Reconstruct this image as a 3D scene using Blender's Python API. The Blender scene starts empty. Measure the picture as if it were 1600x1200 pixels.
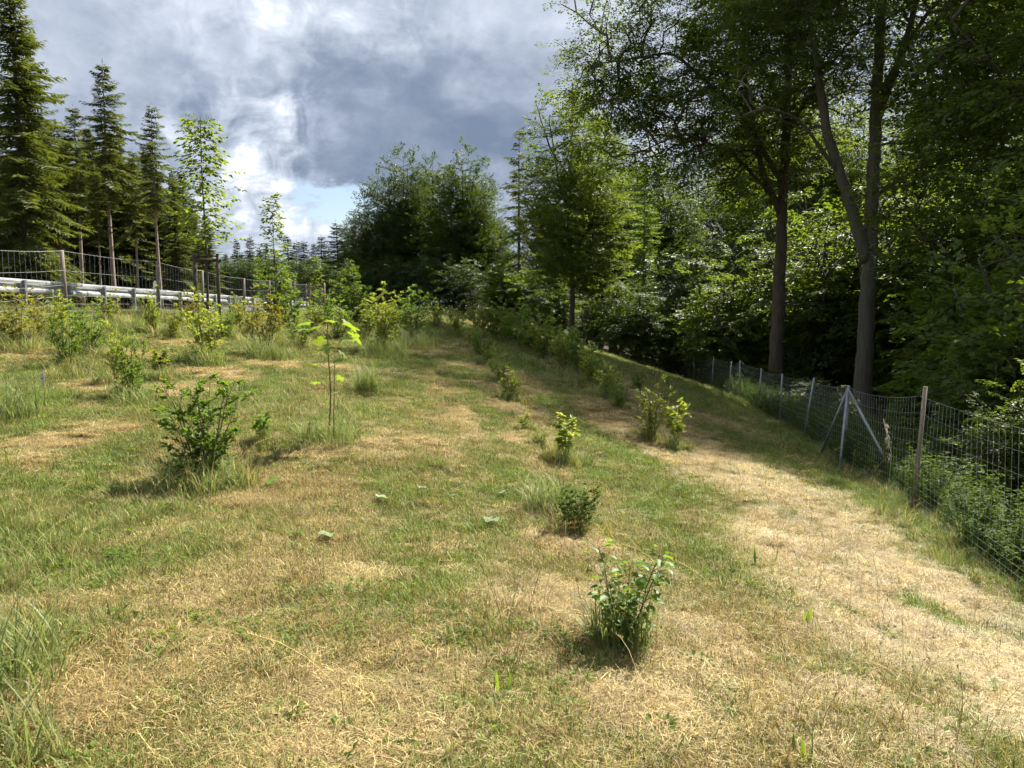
import bpy, math, random
import numpy as np
from mathutils import Vector, Matrix
R = math.radians
RNG = np.random.default_rng(7)
random.seed(7)
scene = bpy.context.scene
COL = scene.collection

# ------------------------------------------------------------------ camera
F = 1208.0; EYE = 1.6; HOR = 475.0           # focal length and horizon in photo pixels (1600 wide)
cam_d = bpy.data.cameras.new('camera'); cam = bpy.data.objects.new('camera', cam_d); COL.objects.link(cam)
cam_d.sensor_width = 36.0; cam_d.lens = 36.0 * F / 1600.0; cam_d.clip_start = 0.05; cam_d.clip_end = 6000
PITCH = math.atan((600 - HOR) / F)
cam.location = (0, 0, EYE); cam.rotation_euler = (R(90) - PITCH, 0, 0)
scene.camera = cam

# ------------------------------------------------------------------ light
SUN_AZ, SUN_EL = R(41), R(49)                # azimuth to the right of straight ahead
sd = Vector((math.sin(SUN_AZ) * math.cos(SUN_EL), math.cos(SUN_AZ) * math.cos(SUN_EL), math.sin(SUN_EL)))
sun_d = bpy.data.lights.new('sun', 'SUN'); sun_d.energy = 5.0; sun_d.angle = R(0.55); sun_d.color = (1.0, 0.94, 0.84)
sun = bpy.data.objects.new('sun', sun_d); COL.objects.link(sun)
sun.rotation_euler = sd.to_track_quat('Z', 'Y').to_euler()
scene.view_settings.view_transform = 'Standard'; scene.view_settings.look = 'None'
scene.view_settings.exposure = 1.5; scene.view_settings.gamma = 1.0
scene.view_settings.use_curve_mapping = False
scene.cycles.max_bounces = 4; scene.cycles.diffuse_bounces = 2; scene.cycles.transmission_bounces = 3; scene.cycles.glossy_bounces = 2
scene.cycles.use_adaptive_sampling = True; scene.cycles.adaptive_threshold = .03; scene.cycles.adaptive_min_samples = 16
scene.cycles.transparent_max_bounces = 4; scene.cycles.use_denoising = True

# ------------------------------------------------------------------ node helpers
class NT:
    def __init__(s, tree): s.t = tree; s.n = tree.nodes; s.l = tree.links
    def new(s, typ, **kw):
        nd = s.n.new(typ)
        for k, v in kw.items(): setattr(nd, k, v)
        return nd
    def put(s, sock, v):
        if isinstance(v, bpy.types.NodeSocket): s.l.new(v, sock)
        elif v is not None: sock.default_value = v
    def math(s, op, a, b=None, c=None, clamp=False):
        nd = s.new('ShaderNodeMath', operation=op); nd.use_clamp = clamp
        s.put(nd.inputs[0], a); s.put(nd.inputs[1], b)
        if c is not None: s.put(nd.inputs[2], c)
        return nd.outputs[0]
    def vec(s, op, a, b=None):
        nd = s.new('ShaderNodeVectorMath', operation=op)
        s.put(nd.inputs[0], a); s.put(nd.inputs[1], b)
        return nd.outputs['Value'] if op in ('LENGTH', 'DISTANCE', 'DOT_PRODUCT') else nd.outputs[0]
    def scale(s, a, f):
        nd = s.new('ShaderNodeVectorMath', operation='SCALE'); s.put(nd.inputs[0], a); s.put(nd.inputs['Scale'], f); return nd.outputs[0]
    def mix(s, f, a, b, blend='MIX'):
        nd = s.new('ShaderNodeMix', data_type='RGBA', blend_type=blend)
        s.put(nd.inputs[0], f)
        for i, v in ((6, a), (7, b)):
            if isinstance(v, (tuple, list)) and len(v) == 3: v = (*v, 1)
            s.put(nd.inputs[i], v)
        return nd.outputs[2]
    def noise(s, vec, sc, det=4, rough=.55, dist=0.0, col=False):
        nd = s.new('ShaderNodeTexNoise'); s.put(nd.inputs['Vector'], vec)
        nd.inputs['Scale'].default_value = sc; nd.inputs['Detail'].default_value = det
        nd.inputs['Roughness'].default_value = rough; nd.inputs['Distortion'].default_value = dist
        return nd.outputs['Color'] if col else nd.outputs['Fac']
    def rng(s, v, a, b, c=0.0, d=1.0, smooth=True):
        nd = s.new('ShaderNodeMapRange'); nd.interpolation_type = 'SMOOTHSTEP' if smooth else 'LINEAR'
        s.put(nd.inputs[0], v)
        for i, q in enumerate((a, b, c, d)): s.put(nd.inputs[i + 1], q)
        return nd.outputs[0]
    def attr(s, name, inst=False):
        nd = s.new('ShaderNodeAttribute'); nd.attribute_name = name
        if inst: nd.attribute_type = 'INSTANCER'
        return nd.outputs['Fac']

# ------------------------------------------------------------------ world: clouded sky over the physical sky
def pix_dir(px, py):
    f = Vector((0, math.cos(PITCH), -math.sin(PITCH))); u = Vector((0, math.sin(PITCH), math.cos(PITCH))); r = Vector((1, 0, 0))
    return (f * F + r * (px - 800) - u * (py - 600)).normalized()
world = bpy.data.worlds.new('World'); scene.world = world; world.use_nodes = True
w = NT(world.node_tree); w.n.clear()
out = w.new('ShaderNodeOutputWorld'); bg = w.new('ShaderNodeBackground'); w.l.new(bg.outputs[0], out.inputs[0])
sky = w.new('ShaderNodeTexSky', sky_type='NISHITA'); sky.sun_disc = False
sky.sun_elevation = SUN_EL; sky.sun_rotation = SUN_AZ; sky.altitude = 500; sky.air_density = 1.0; sky.dust_density = 1.5
tc = w.new('ShaderNodeTexCoord').outputs['Generated']
sep = w.new('ShaderNodeSeparateXYZ'); w.l.new(tc, sep.inputs[0])
zz = w.math('ADD', w.math('MAXIMUM', sep.outputs[2], 0.0), 0.22)
cmb = w.new('ShaderNodeCombineXYZ')
w.l.new(w.math('DIVIDE', sep.outputs[0], zz), cmb.inputs[0]); w.l.new(w.math('DIVIDE', sep.outputs[1], zz), cmb.inputs[1])
pl = cmb.outputs[0]
warp = w.scale(w.vec('SUBTRACT', w.noise(pl, 2.3, 5, .6, col=True), (.5, .5, .5)), 0.17)
warp2 = w.scale(w.vec('SUBTRACT', w.noise(tc, 14.0, 5, .65, col=True), (.5, .5, .5)), 0.07)
dirw = w.vec('ADD', w.vec('ADD', tc, warp), warp2)
def blob(px, py, rad, soft=0.0, sx=1.0, sy=1.0):
    c = pix_dir(px, py)
    d = w.vec('SUBTRACT', dirw, tuple(c))
    d = w.vec('MULTIPLY', d, (1 / sx, 1.0, 1 / sy))
    return w.rng(w.vec('LENGTH', d), rad / F, soft / F, 0, 1)
n_big = w.noise(pl, 1.1, 6, .55, .3)
n_mid = w.noise(pl, 3.2, 7, .6, .4)
n_fine = w.noise(tc, 11.0, 8, .62, .5)
# thickness of the cloud sheet: thick parts are slate grey beneath, thin parts glow white
thick = w.math('ADD', w.math('MULTIPLY', n_big, .68), w.math('MULTIPLY', n_mid, .42))
for (px, py, rad, soft, sx, sy, amt) in (
        (650, 235, 330, 20, 1.15, .62, .33), (560, 285, 150, 10, 1.3, .5, .08), (760, 250, 160, 10, 1, .8, .10), (600, 150, 300, 40, 1.2, .35, .12), (150, 120, 330, 60, 1.1, .6, .10), (820, 200, 240, 40, 1, .7, .1),
        (430, 20, 230, 20, 1.0, .5, -.14), (560, 20, 160, 20, 1.0, .5, -.12), (390, 215, 120, 10, .7, 1.0, -.27), (440, 195, 60, 10, .6, 1, -.2), (290, 190, 60, 10, .8, .7, -.2),
        (350, 310, 160, 20, .9, .65, -.21), (440, 345, 120, 20, .9, .5, -.26), (600, 345, 90, 20, 1, .35, -.4), (230, 200, 80, 20, 1, .6, -.1)):
    thick = w.math('ADD', thick, w.math('MULTIPLY', blob(px, py, rad, soft, sx, sy), amt))
thick = w.math('ADD', thick, w.math('MULTIPLY', w.math('SUBTRACT', n_fine, .5), .5))
brk = w.math('MAXIMUM', blob(370, 250, 230, 60, .9, .9), w.math('MULTIPLY', blob(480, 30, 330, 60, 1.0, .45), .5))      # broken, billowing part of the cloud
bil = w.math('SUBTRACT', w.noise(tc, 22.0, 7, .58, .9), .5)
thick = w.math('ADD', thick, w.math('MULTIPLY', w.math('MULTIPLY', bil, brk), 1.6))
puff = w.math('ABSOLUTE', w.math('SUBTRACT', w.noise(w.vec('ADD', tc, warp), 7.5, 8, .56, .2), .5))      # rounded heads with dark creases between
thick = w.math('ADD', thick, w.math('MULTIPLY', w.math('SUBTRACT', .09, puff), w.math('ADD', .7, w.math('MULTIPLY', brk, 1.0))))
thick = w.math('ADD', w.math('MULTIPLY', thick, .86), .045)
cr = w.new('ShaderNodeValToRGB'); w.l.new(thick, cr.inputs[0])
els = cr.color_ramp.elements
els[0].position = .12; els[0].color = (.78, .78, .78, 1)
els[1].position = 1.0; els[1].color = (.115, .152, .22, 1)
for p, c in ((.25, (.62, .635, .66, 1)), (.38, (.43, .47, .54, 1)), (.52, (.335, .375, .445, 1)), (.66, (.25, .288, .36, 1)), (.82, (.172, .208, .275, 1))):
    e = els.new(p); e.color = c
gap = w.math('MAXIMUM', blob(515, 322, 62, 22, 1.5, .55), w.math('MULTIPLY', blob(470, 300, 40, 10, 1.2, .6), .5))
gap = w.math('MAXIMUM', gap, w.math('MULTIPLY', w.rng(thick, .22, .12, 0, 1), .25))
skc = w.scale(sky.outputs[0], 0.085)
w.l.new(w.mix(gap, cr.outputs[0], skc), bg.inputs['Color']); bg.inputs['Strength'].default_value = 0.66

# ------------------------------------------------------------------ numeric helpers
_lat = np.random.default_rng(11).random((256, 256))
def vnoise(x, y):
    x = np.asarray(x, float); y = np.asarray(y, float)
    xi = np.floor(x).astype(int); yi = np.floor(y).astype(int); fx = x - xi; fy = y - yi
    fx = fx * fx * (3 - 2 * fx); fy = fy * fy * (3 - 2 * fy)
    a = _lat[xi & 255, yi & 255]; b = _lat[(xi + 1) & 255, yi & 255]; c = _lat[xi & 255, (yi + 1) & 255]; d = _lat[(xi + 1) & 255, (yi + 1) & 255]
    return (a * (1 - fx) + b * fx) * (1 - fy) + (c * (1 - fx) + d * fx) * fy
def fbm(x, y, o=4, s=0):
    v = 0; a = .5; t = 0
    for i in range(o):
        v = v + a * vnoise(np.asarray(x) * 2 ** i + 17.3 * i + s * 31.7, np.asarray(y) * 2 ** i + 9.1 * i + s * 13.3); t += a; a *= .5
    return v / t
def sstep(v, a, b):
    t = np.clip((v - a) / (b - a), 0, 1); return t * t * (3 - 2 * t)

# ------------------------------------------------------------------ terrain
CP = np.array([
    (0, 0, 0), (0, 3, -.05), (.58, 4, -.17), (-1.8, 2.8, .08), (-2.7, 6.7, .06), (-1.87, 7.8, .2), (-5.3, 10.7, .45), (-5.4, 13.6, .65),
    (-8.3, 18, 1.08), (-9.75, 17, 1.28), (-10.9, 17, 1.32), (-9.75, 28, 1.08), (-12.5, 38, 1.08), (-8.3, 22, 1.2), (-14, 10, 1.45), (-20, 30, 1.2),
    (.6, 6.5, -.24), (.6, 8.9, -.22), (0, 13.7, -.06), (-.44, 17.8, .12), (2.15, 11.8, -.55), (1.2, 17.5, -.1), (-1.8, 27, .62), (-3.5, 27, .86),
    (2.8, 6.8, -.68), (5.25, 9.9, -1.1), (6.2, 14.3, -1.45), (9.3, 33, -2.4), (11.3, 66, -3.6), (4.4, 6.5, -.97), (3.4, 2, -.7), (5.8, 20, -1.25),
    (0, 40, .55), (4, 35, -.7), (-4.1, 45, 1.0), (6.5, 48, -1.9), (-12, 62, .9), (-30, 55, 1.1), (0, 62, -.6), (-2, 90, -.8), (-30, 110, .6), (20, 30, -4.6), (30, 30, -7), (24, 60, -7), (12, 18, -3.4), (13.7, 30, -3.3), (12, 36, -3.0), (16, 12, -4.8),
    (0, -10, -.2), (9, -9, -2.0), (-10, -9, 1.0), (26, 100, -7.5), (30, 10, -7.5), (7.4, 20, -1.8), (6.5, 30, -1.35), (8.3, 26, -2.1), (10.3, 48, -3.05), (3.3, 24, -.65), (4.8, 30, -.85), (6.4, 40, -1.6), (8, 50, -2.4)], float)
def _tps(r2): return np.where(r2 > 0, r2 * np.log(np.maximum(r2, 1e-9)) * .5, 0)
def _fit():
    P = CP[:, :2]; n = len(P); d2 = ((P[:, None] - P[None]) ** 2).sum(-1)
    K = _tps(d2) + np.eye(n) * .6; Q = np.c_[np.ones(n), P]
    A = np.block([[K, Q], [Q.T, np.zeros((3, 3))]])
    return np.linalg.solve(A, np.r_[CP[:, 2], np.zeros(3)])
_W = _fit()
def height(x, y):
    x = np.atleast_1d(np.asarray(x, float)); y = np.atleast_1d(np.asarray(y, float)); z = np.empty_like(x)
    for i in range(0, len(x), 20000):
        a, b = x[i:i + 20000], y[i:i + 20000]
        cx, cy = np.clip(a, -45, 45), np.clip(b, -30, 130)
        d2 = (cx[:, None] - CP[:, 0]) ** 2 + (cy[:, None] - CP[:, 1]) ** 2
        z[i:i + 20000] = _tps(d2) @ _W[:len(CP)] + _W[-3] + _W[-2] * cx + _W[-1] * cy
    r = np.hypot(x, y)
    z = np.clip(z, -9, 3)
    z = z * (1 - sstep(r, 130, 400)) - 1.0 * sstep(r, 130, 400)
    near = 1 - sstep(r, 25, 60)
    z = z + near * ((fbm(x * 1.1, y * 1.1, 3, 2) - .5) * .10 + (fbm(x * 4, y * 4, 2, 5) - .5) * .035)
    return z
def h1(x, y): return float(height([x], [y])[0])
_ts = np.geomspace(1.2, 140, 3000)
def ground(px, py):
    d = pix_dir(px, py); X = d.x * _ts; Y = d.y * _ts; Z = EYE + d.z * _ts
    g = height(X, Y); i = int(np.argmax(Z < g)) if (Z < g).any() else len(_ts) - 1
    return float(X[i]), float(Y[i]), float(g[i])
def rise(top, d):      # height above the eye of something seen in row `top` at distance d
    t = (600 - top) / F; c, q = math.cos(PITCH), math.sin(PITCH); return d * (t * c - q) / (c + t * q)
def at_dist(px, d, top=None):
    dep = d * math.cos(PITCH) - (rise(top, d) if top is not None else -1.5) * math.sin(PITCH)
    x = (px - 800) / F * dep; return x, d, h1(x, d)

# ------------------------------------------------------------------ mesh helpers
class MB:
    def __init__(s): s.V = []; s.T = []; s.Q = []; s.A = []; s.n = 0
    def add(s, V, T=None, Q=None, tint=None):
        V = np.asarray(V, np.float32).reshape(-1, 3)
        if T is not None and len(T): s.T.append(np.asarray(T, np.int32).reshape(-1, 3) + s.n)
        if Q is not None and len(Q): s.Q.append(np.asarray(Q, np.int32).reshape(-1, 4) + s.n)
        t = np.full(len(V), .5, np.float32) if tint is None else np.broadcast_to(np.asarray(tint, np.float32), (len(V),))
        s.V.append(V); s.A.append(t); s.n += len(V)
    def mesh(s, name, mat, smooth=False):
        m = bpy.data.meshes.new(name)
        V = np.concatenate(s.V); T = np.concatenate(s.T) if s.T else np.zeros((0, 3), np.int32); Q = np.concatenate(s.Q) if s.Q else np.zeros((0, 4), np.int32)
        m.vertices.add(len(V)); m.vertices.foreach_set('co', V.ravel())
        m.loops.add(len(T) * 3 + len(Q) * 4); m.loops.foreach_set('vertex_index', np.r_[T.ravel(), Q.ravel()].astype(np.int32))
        m.polygons.add(len(T) + len(Q))
        st = np.r_[np.arange(len(T)) * 3, len(T) * 3 + np.arange(len(Q)) * 4].astype(np.int32)
        m.polygons.foreach_set('loop_start', st)
        m.polygons.foreach_set('use_smooth', np.full(len(T) + len(Q), smooth))
        a = m.attributes.new('tint', 'FLOAT', 'POINT'); a.data.foreach_set('value', np.concatenate(s.A))
        m.update(calc_edges=True); m.materials.append(mat)
        return m
def nrm(v): v = np.asarray(v, float); return v / np.maximum(np.linalg.norm(v, axis=-1, keepdims=True), 1e-9)
def tube(mb, pts, rad, sides=6, cap=True, tint=None, flute=0.0):
    pts = np.asarray(pts, float); k = len(pts); rad = np.broadcast_to(np.asarray(rad, float), (k,))
    tan = nrm(np.gradient(pts, axis=0)); ref = np.array([0, 0, 1.]) if abs(tan[0, 2]) < .9 else np.array([1., 0, 0])
    a = nrm(np.cross(tan, ref)); b = np.cross(tan, a); ang = np.arange(sides) * 2 * math.pi / sides
    rr = rad[:, None] * (1 + flute * np.sin(ang * 3 + 1)[None] + flute * .6 * np.sin(ang * 5)[None])
    V = pts[:, None] + rr[..., None] * (np.cos(ang)[None, :, None] * a[:, None] + np.sin(ang)[None, :, None] * b[:, None])
    i = np.arange(k - 1)[:, None] * sides; j = np.arange(sides)[None]; jn = (j + 1) % sides
    Q = np.stack([i + j, i + jn, i + sides + jn, i + sides + j], -1).reshape(-1, 4)
    V = V.reshape(-1, 3); T = []
    if cap:
        V = np.r_[V, pts[:1], pts[-1:]]; n = k * sides
        for q in range(sides):
            T += [(n, (q + 1) % sides, q), (n + 1, (k - 1) * sides + q, (k - 1) * sides + (q + 1) % sides)]
    mb.add(V, T, Q, tint)
def box(mb, c, half, rot=None, tint=None):
    v = np.array([(x, y, z) for x in (-1, 1) for y in (-1, 1) for z in (-1, 1)], float) * np.asarray(half)
    if rot is not None: v = v @ np.array(rot).T
    mb.add(v + np.asarray(c), None, [(0, 1, 3, 2), (4, 6, 7, 5), (0, 4, 5, 1), (2, 3, 7, 6), (0, 2, 6, 4), (1, 5, 7, 3)], tint)
def leaf4(mb, c, d, n, l, wd, fold=.12, tint=None):
    """rhombus leaves folded along the midrib; arrays of base points, directions, normals"""
    c = np.asarray(c, float); d = nrm(d); s = nrm(np.cross(d, n)); n = np.cross(s, d); N = len(c)
    l = np.broadcast_to(l, (N,))[:, None]; wd = np.broadcast_to(wd, (N,))[:, None]
    m = c + d * l * .45 + n * wd * fold
    V = np.stack([c, m + s * wd * .5, c + d * l - n * l * .08, m - s * wd * .5], 1).reshape(-1, 3)
    i = np.arange(N)[:, None] * 4
    T = np.concatenate([i + [0, 1, 2], i + [0, 2, 3]], 1).reshape(-1, 3)
    t = RNG.random(N) if tint is None else np.broadcast_to(tint, (N,))
    mb.add(V, T, None, np.repeat(t, 4))
def leaf8(mb, c, d, n, l, wd, fold=.18, curl=.15, tint=None):
    """oval leaves of eight corners with a folded midrib and a drooping tip"""
    c = np.asarray(c, float); d = nrm(d); s = nrm(np.cross(d, n)); n = np.cross(s, d); N = len(c)
    l = np.broadcast_to(l, (N,)); wd = np.broadcast_to(wd, (N,))
    P = [(0, 0, 0), (.28, .42, fold), (.62, .46, fold), (1, 0, 0), (.62, -.46, fold), (.28, -.42, fold), (.28, 0, 0), (.62, 0, 0)]
    V = np.stack([c + d * (l * a)[:, None] + s * (wd * b)[:, None] + n * (wd * f - curl * l * a * a)[:, None] for a, b, f in P], 1).reshape(-1, 3)
    i = np.arange(N)[:, None] * 8
    T = np.concatenate([i + [0, 1, 6], i + [0, 6, 5], i + [7, 2, 3], i + [7, 3, 4]], 1).reshape(-1, 3)
    Q = np.concatenate([i + [6, 1, 2, 7], i + [6, 7, 4, 5]], 1).reshape(-1, 4)
    t = RNG.random(N) if tint is None else np.broadcast_to(tint, (N,))
    mb.add(V, T, Q, np.repeat(t, 8))

def obj(name, mesh, parent=None, loc=None, rotz=None, scale=None):
    o = bpy.data.objects.new(name, mesh); COL.objects.link(o)
    if parent: o.parent = parent
    if loc is not None: o.location = loc
    if rotz is not None: o.rotation_euler[2] = rotz
    if scale is not None: o.scale = scale if hasattr(scale, '__len__') else (scale,) * 3
    return o
def tag(o, label=None, cat=None, group=None, kind=None):
    for k, v in (('label', label), ('category', cat), ('group', group), ('kind', kind)):
        if v: o[k] = v
    return o
def thing(name, loc, label, cat, group=None, rotz=0, scale=1.0):
    o = obj(name, None, None, loc, rotz, scale); o.empty_display_size = .2
    return tag(o, label, cat, group)

# ------------------------------------------------------------------ materials
def mat_new(name):
    m = bpy.data.materials.new(name); m.use_nodes = True; t = NT(m.node_tree); t.n.clear()
    o = t.new('ShaderNodeOutputMaterial'); return m, t, o
def leaf_mat(name, ca, cb, trans=.4, tcol=None, gloss=.35, var=.25):
    m, t, o = mat_new(name)
    col = t.mix(t.attr('tint'), ca, cb)
    oi = t.new('ShaderNodeObjectInfo'); v = t.math('ADD', t.math('MULTIPLY', oi.outputs['Random'], var), 1 - var / 2)
    col = t.scale(col, v)
    p = t.new('ShaderNodeBsdfPrincipled'); t.l.new(col, p.inputs['Base Color']); p.inputs['Roughness'].default_value = .5
    p.inputs['Specular IOR Level'].default_value = gloss
    tr = t.new('ShaderNodeBsdfTranslucent')
    t.l.new(t.mix(1.0, col, tcol or (2.1, 1.95, .65), 'MULTIPLY'), tr.inputs[0])
    mx = t.new('ShaderNodeMixShader'); mx.inputs[0].default_value = trans
    t.l.new(p.outputs[0], mx.inputs[1]); t.l.new(tr.outputs[0], mx.inputs[2]); t.l.new(mx.outputs[0], o.inputs[0])
    return m
def bark_mat(name, ca, cb, sc=6.0, stretch=.25, bump=.5, spots=None):
    m, t, o = mat_new(name)
    g = t.new('ShaderNodeTexCoord').outputs['Object']
    v = t.vec('MULTIPLY', g, (1, 1, stretch))
    n = t.noise(v, sc, 6, .65, .6); n2 = t.noise(g, .7, 3)
    col = t.mix(t.rng(n, .3, .7), ca, cb)
    col = t.mix(t.rng(n2, .45, .7, 0, .5), col, spots or cb)
    p = t.new('ShaderNodeBsdfPrincipled'); t.l.new(col, p.inputs['Base Color']); p.inputs['Roughness'].default_value = .85
    p.inputs['Specular IOR Level'].default_value = .2
    b = t.new('ShaderNodeBump'); b.inputs['Strength'].default_value = bump; b.inputs['Distance'].default_value = .03
    t.l.new(n, b.inputs['Height']); t.l.new(b.outputs[0], p.inputs['Normal']); t.l.new(p.outputs[0], o.inputs[0])
    return m
def plain_mat(name, ca, cb, rough=.6, metal=0.0, sc=20.0, stretch=(1, 1, 1)):
    m, t, o = mat_new(name)
    g = t.vec('MULTIPLY', t.new('ShaderNodeTexCoord').outputs['Object'], stretch)
    n = t.noise(g, sc, 5, .6)
    p = t.new('ShaderNodeBsdfPrincipled'); t.l.new(t.mix(t.rng(n, .3, .7), ca, cb), p.inputs['Base Color'])
    t.l.new(t.rng(n, .2, .8, rough - .12, rough + .12), p.inputs['Roughness']); p.inputs['Metallic'].default_value = metal
    t.l.new(p.outputs[0], o.inputs[0]); return m
def blade_mat(name, greens, straws, trans=.3):
    """each blade is green or straw according to its own tint and the dryness of the spot it grows on"""
    m, t, o = mat_new(name)
    tint = t.attr('tint'); dry = t.attr('dry', True); rnd = t.attr('rnd', True)
    pos = t.new('ShaderNodeNewGeometry').outputs['Position']
    nz = t.noise(pos, 1.7, 3)
    isdry = t.rng(t.math('SUBTRACT', dry, tint), -.06, .06)
    u = t.math('FRACT', t.math('MULTIPLY', tint, 37.0))
    g = t.mix(u, greens[0], greens[1]); g = t.mix(t.rng(nz, .4, .65), g, greens[2])
    s = t.mix(u, straws[0], straws[1]); s = t.mix(t.rng(t.math('FRACT', t.math('MULTIPLY', tint, 91.0)), .72, .8), s, straws[2])
    s = t.mix(t.math('MULTIPLY', t.attr('rust', True), .5), s, t.mix(u, (.235, .165, .064), (.38, .285, .125)))
    col = t.mix(isdry, g, s); col = t.scale(col, t.math('MULTIPLY', t.math('ADD', .75, t.math('MULTIPLY', rnd, .5)), t.math('ADD', .45, t.math('MULTIPLY', t.math('FRACT', t.math('MULTIPLY', tint, 53.0)), 1.05))))
    p = t.new('ShaderNodeBsdfPrincipled'); t.l.new(col, p.inputs['Base Color']); p.inputs['Roughness'].default_value = .55
    p.inputs['Specular IOR Level'].default_value = .3
    tr = t.new('ShaderNodeBsdfTranslucent'); t.l.new(t.mix(1.0, col, (1.5, 1.5, .9), 'MULTIPLY'), tr.inputs[0])
    mx = t.new('ShaderNodeMixShader'); mx.inputs[0].default_value = trans
    t.l.new(p.outputs[0], mx.inputs[1]); t.l.new(tr.outputs[0], mx.inputs[2]); t.l.new(mx.outputs[0], o.inputs[0])
    return m

M = {}
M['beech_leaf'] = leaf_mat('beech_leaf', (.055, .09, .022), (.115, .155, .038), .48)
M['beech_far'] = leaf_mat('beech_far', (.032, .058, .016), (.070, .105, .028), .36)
M['ash_leaf'] = leaf_mat('ash_leaf', (.075, .115, .03), (.125, .165, .042), .42)
M['maple_leaf'] = leaf_mat('maple_leaf', (.065, .115, .022), (.13, .18, .034), .55)
M['understory'] = leaf_mat('understory', (.055, .092, .022), (.115, .16, .036), .5)
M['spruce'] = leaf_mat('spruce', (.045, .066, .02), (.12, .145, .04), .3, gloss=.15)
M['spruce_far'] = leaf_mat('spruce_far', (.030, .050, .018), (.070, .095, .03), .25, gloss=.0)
M['young_lime'] = leaf_mat('young_lime', (.09, .14, .026), (.17, .22, .04), .5)
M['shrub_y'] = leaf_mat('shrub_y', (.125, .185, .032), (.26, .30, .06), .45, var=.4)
M['sap_leaf'] = leaf_mat('sap_leaf', (.11, .18, .03), (.17, .24, .045), .45)
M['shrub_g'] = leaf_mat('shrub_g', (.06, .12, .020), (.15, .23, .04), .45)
M['shrub_d'] = leaf_mat('shrub_d', (.06, .11, .022), (.125, .19, .038), .42, gloss=.2)
M['shrub_r'] = leaf_mat('shrub_r', (.16, .15, .035), (.22, .23, .05), .4)
M['bark_beech'] = bark_mat('bark_beech', (.09, .078, .06), (.155, .135, .108), 9, .12, .3, (.095, .098, .062))
M['bark_oak'] = bark_mat('bark_oak', (.055, .042, .030), (.12, .095, .07), 14, .14, .9)
M['bark_spruce'] = bark_mat('bark_spruce', (.20, .15, .115), (.36, .29, .23), 14, .3, .6)
M['bark_dark'] = bark_mat('bark_dark', (.05, .04, .032), (.10, .085, .07), 14, .3, .6)
M['twig'] = bark_mat('twig', (.10, .075, .045), (.17, .13, .08), 30, .3, .2)
M['stake'] = bark_mat('stake', (.13, .105, .08), (.25, .21, .165), 22, .06, .4)
M['stake_dark'] = bark_mat('stake_dark', (.045, .036, .03), (.10, .08, .065), 22, .06, .4)
M['post_wood'] = bark_mat('post_wood', (.26, .22, .17), (.42, .36, .29), 22, .06, .4)
M['zinc'] = plain_mat('zinc', (.20, .21, .22), (.34, .35, .36), .5, .6, 9)
M['rail_zinc'] = plain_mat('rail_zinc', (.34, .35, .36), (.58, .59, .60), .45, .6, 5, (1, .35, 2.5))
M['wire'] = plain_mat('wire', (.42, .43, .43), (.60, .61, .62), .45, .6, 30)
M['white'] = plain_mat('white', (.72, .72, .70), (.82, .82, .8), .5)
M['blackband'] = plain_mat('blackband', (.02, .02, .02), (.05, .05, .05), .7)
M['redband'] = plain_mat('redband', (.35, .06, .05), (.45, .09, .07), .7)
M['asphalt'] = plain_mat('asphalt', (.045, .045, .047), (.065, .064, .063), .85, 0, 60)
M['pale_leaf'] = leaf_mat('pale_leaf', (.13, .19, .07), (.21, .27, .13), .2, (1.1, 1.1, 1.0))
M['dry_stalk'] = leaf_mat('dry_stalk', (.50, .46, .34), (.62, .58, .46), .2, (1.1, 1.1, 1.0))
M['lupin'] = leaf_mat('lupin', (.16, .15, .34), (.26, .24, .45), .3, (1, 1, 1))
GREENS = ((.125, .185, .034), (.22, .275, .056), (.18, .20, .046)); STRAWS = ((.48, .37, .175), (.66, .535, .285), (.30, .19, .085))
M['blade'] = blade_mat('blade', GREENS, ((.29, .22, .092), (.48, .385, .175), (.20, .135, .055)), .25)
M['hay'] = blade_mat('hay', GREENS, ((.35, .272, .118), (.53, .425, .21), (.23, .163, .072)), .25)
M['lush'] = blade_mat('lush', ((.10, .15, .04), (.19, .24, .07), (.14, .18, .05)), STRAWS, .35)
M['weed'] = leaf_mat('weed', (.07, .125, .026), (.16, .22, .045), .4, gloss=.15)

# ------------------------------------------------------------------ what grows where (in metres on the ground)
def rowx(y):
    return np.interp(y, [0, 4, 9, 13.7, 17.8, 22, 27, 35, 50], [.62, .6, .6, 0, -.44, -1.2, -2.2, -4.0, -7.5])
def row2x(y):
    return np.interp(y, [5, 11.8, 17.5, 22.5, 27, 32, 40], [2.3, 2.15, 1.2, -.3, -1.8, -3.5, -6])
def fence_r(y):
    return np.interp(y, [-10, 0, 6, 9.9, 14.3, 20, 33, 66, 120], [2.0, 3.3, 4.4, 5.25, 6.2, 7.4, 9.3, 11.3, 14])
PATCH = []      # hay spread on the grass: x, y, radius
for (px, py, rad) in ((490, 1090, .22), (455, 1060, .14), (500, 1180, .25), (70, 1130, .22), (60, 1060, .12), (1000, 1110, .3), (1060, 1050, .22), (380, 780, .2), (80, 690, .4), (170, 668, .28), (40, 720, .2),
                      (520, 700, .33), (575, 690, .25), (880, 850, .35), (800, 640, .5), (815, 690, .4), (1010, 690, .5), (1060, 720, .4), (930, 960, .3), (1040, 980, .25), (640, 545, .8), (285, 535, .7), (430, 570, .6),
                      (340, 580, .6), (150, 605, .5), (270, 610, .5), (720, 570, .5), (960, 640, .5), (1120, 660, .8), (200, 555, .5), (30, 555, .6), (760, 600, .35), (1000, 650, .5), (540, 575, .5), (830, 610, .3), (300, 930, .15), (560, 900, .12), (690, 1060, .2), (640, 1150, .2)):
    x, y, z = ground(px, py); PATCH.append((x, y, rad))
LUSHP = []
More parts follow.
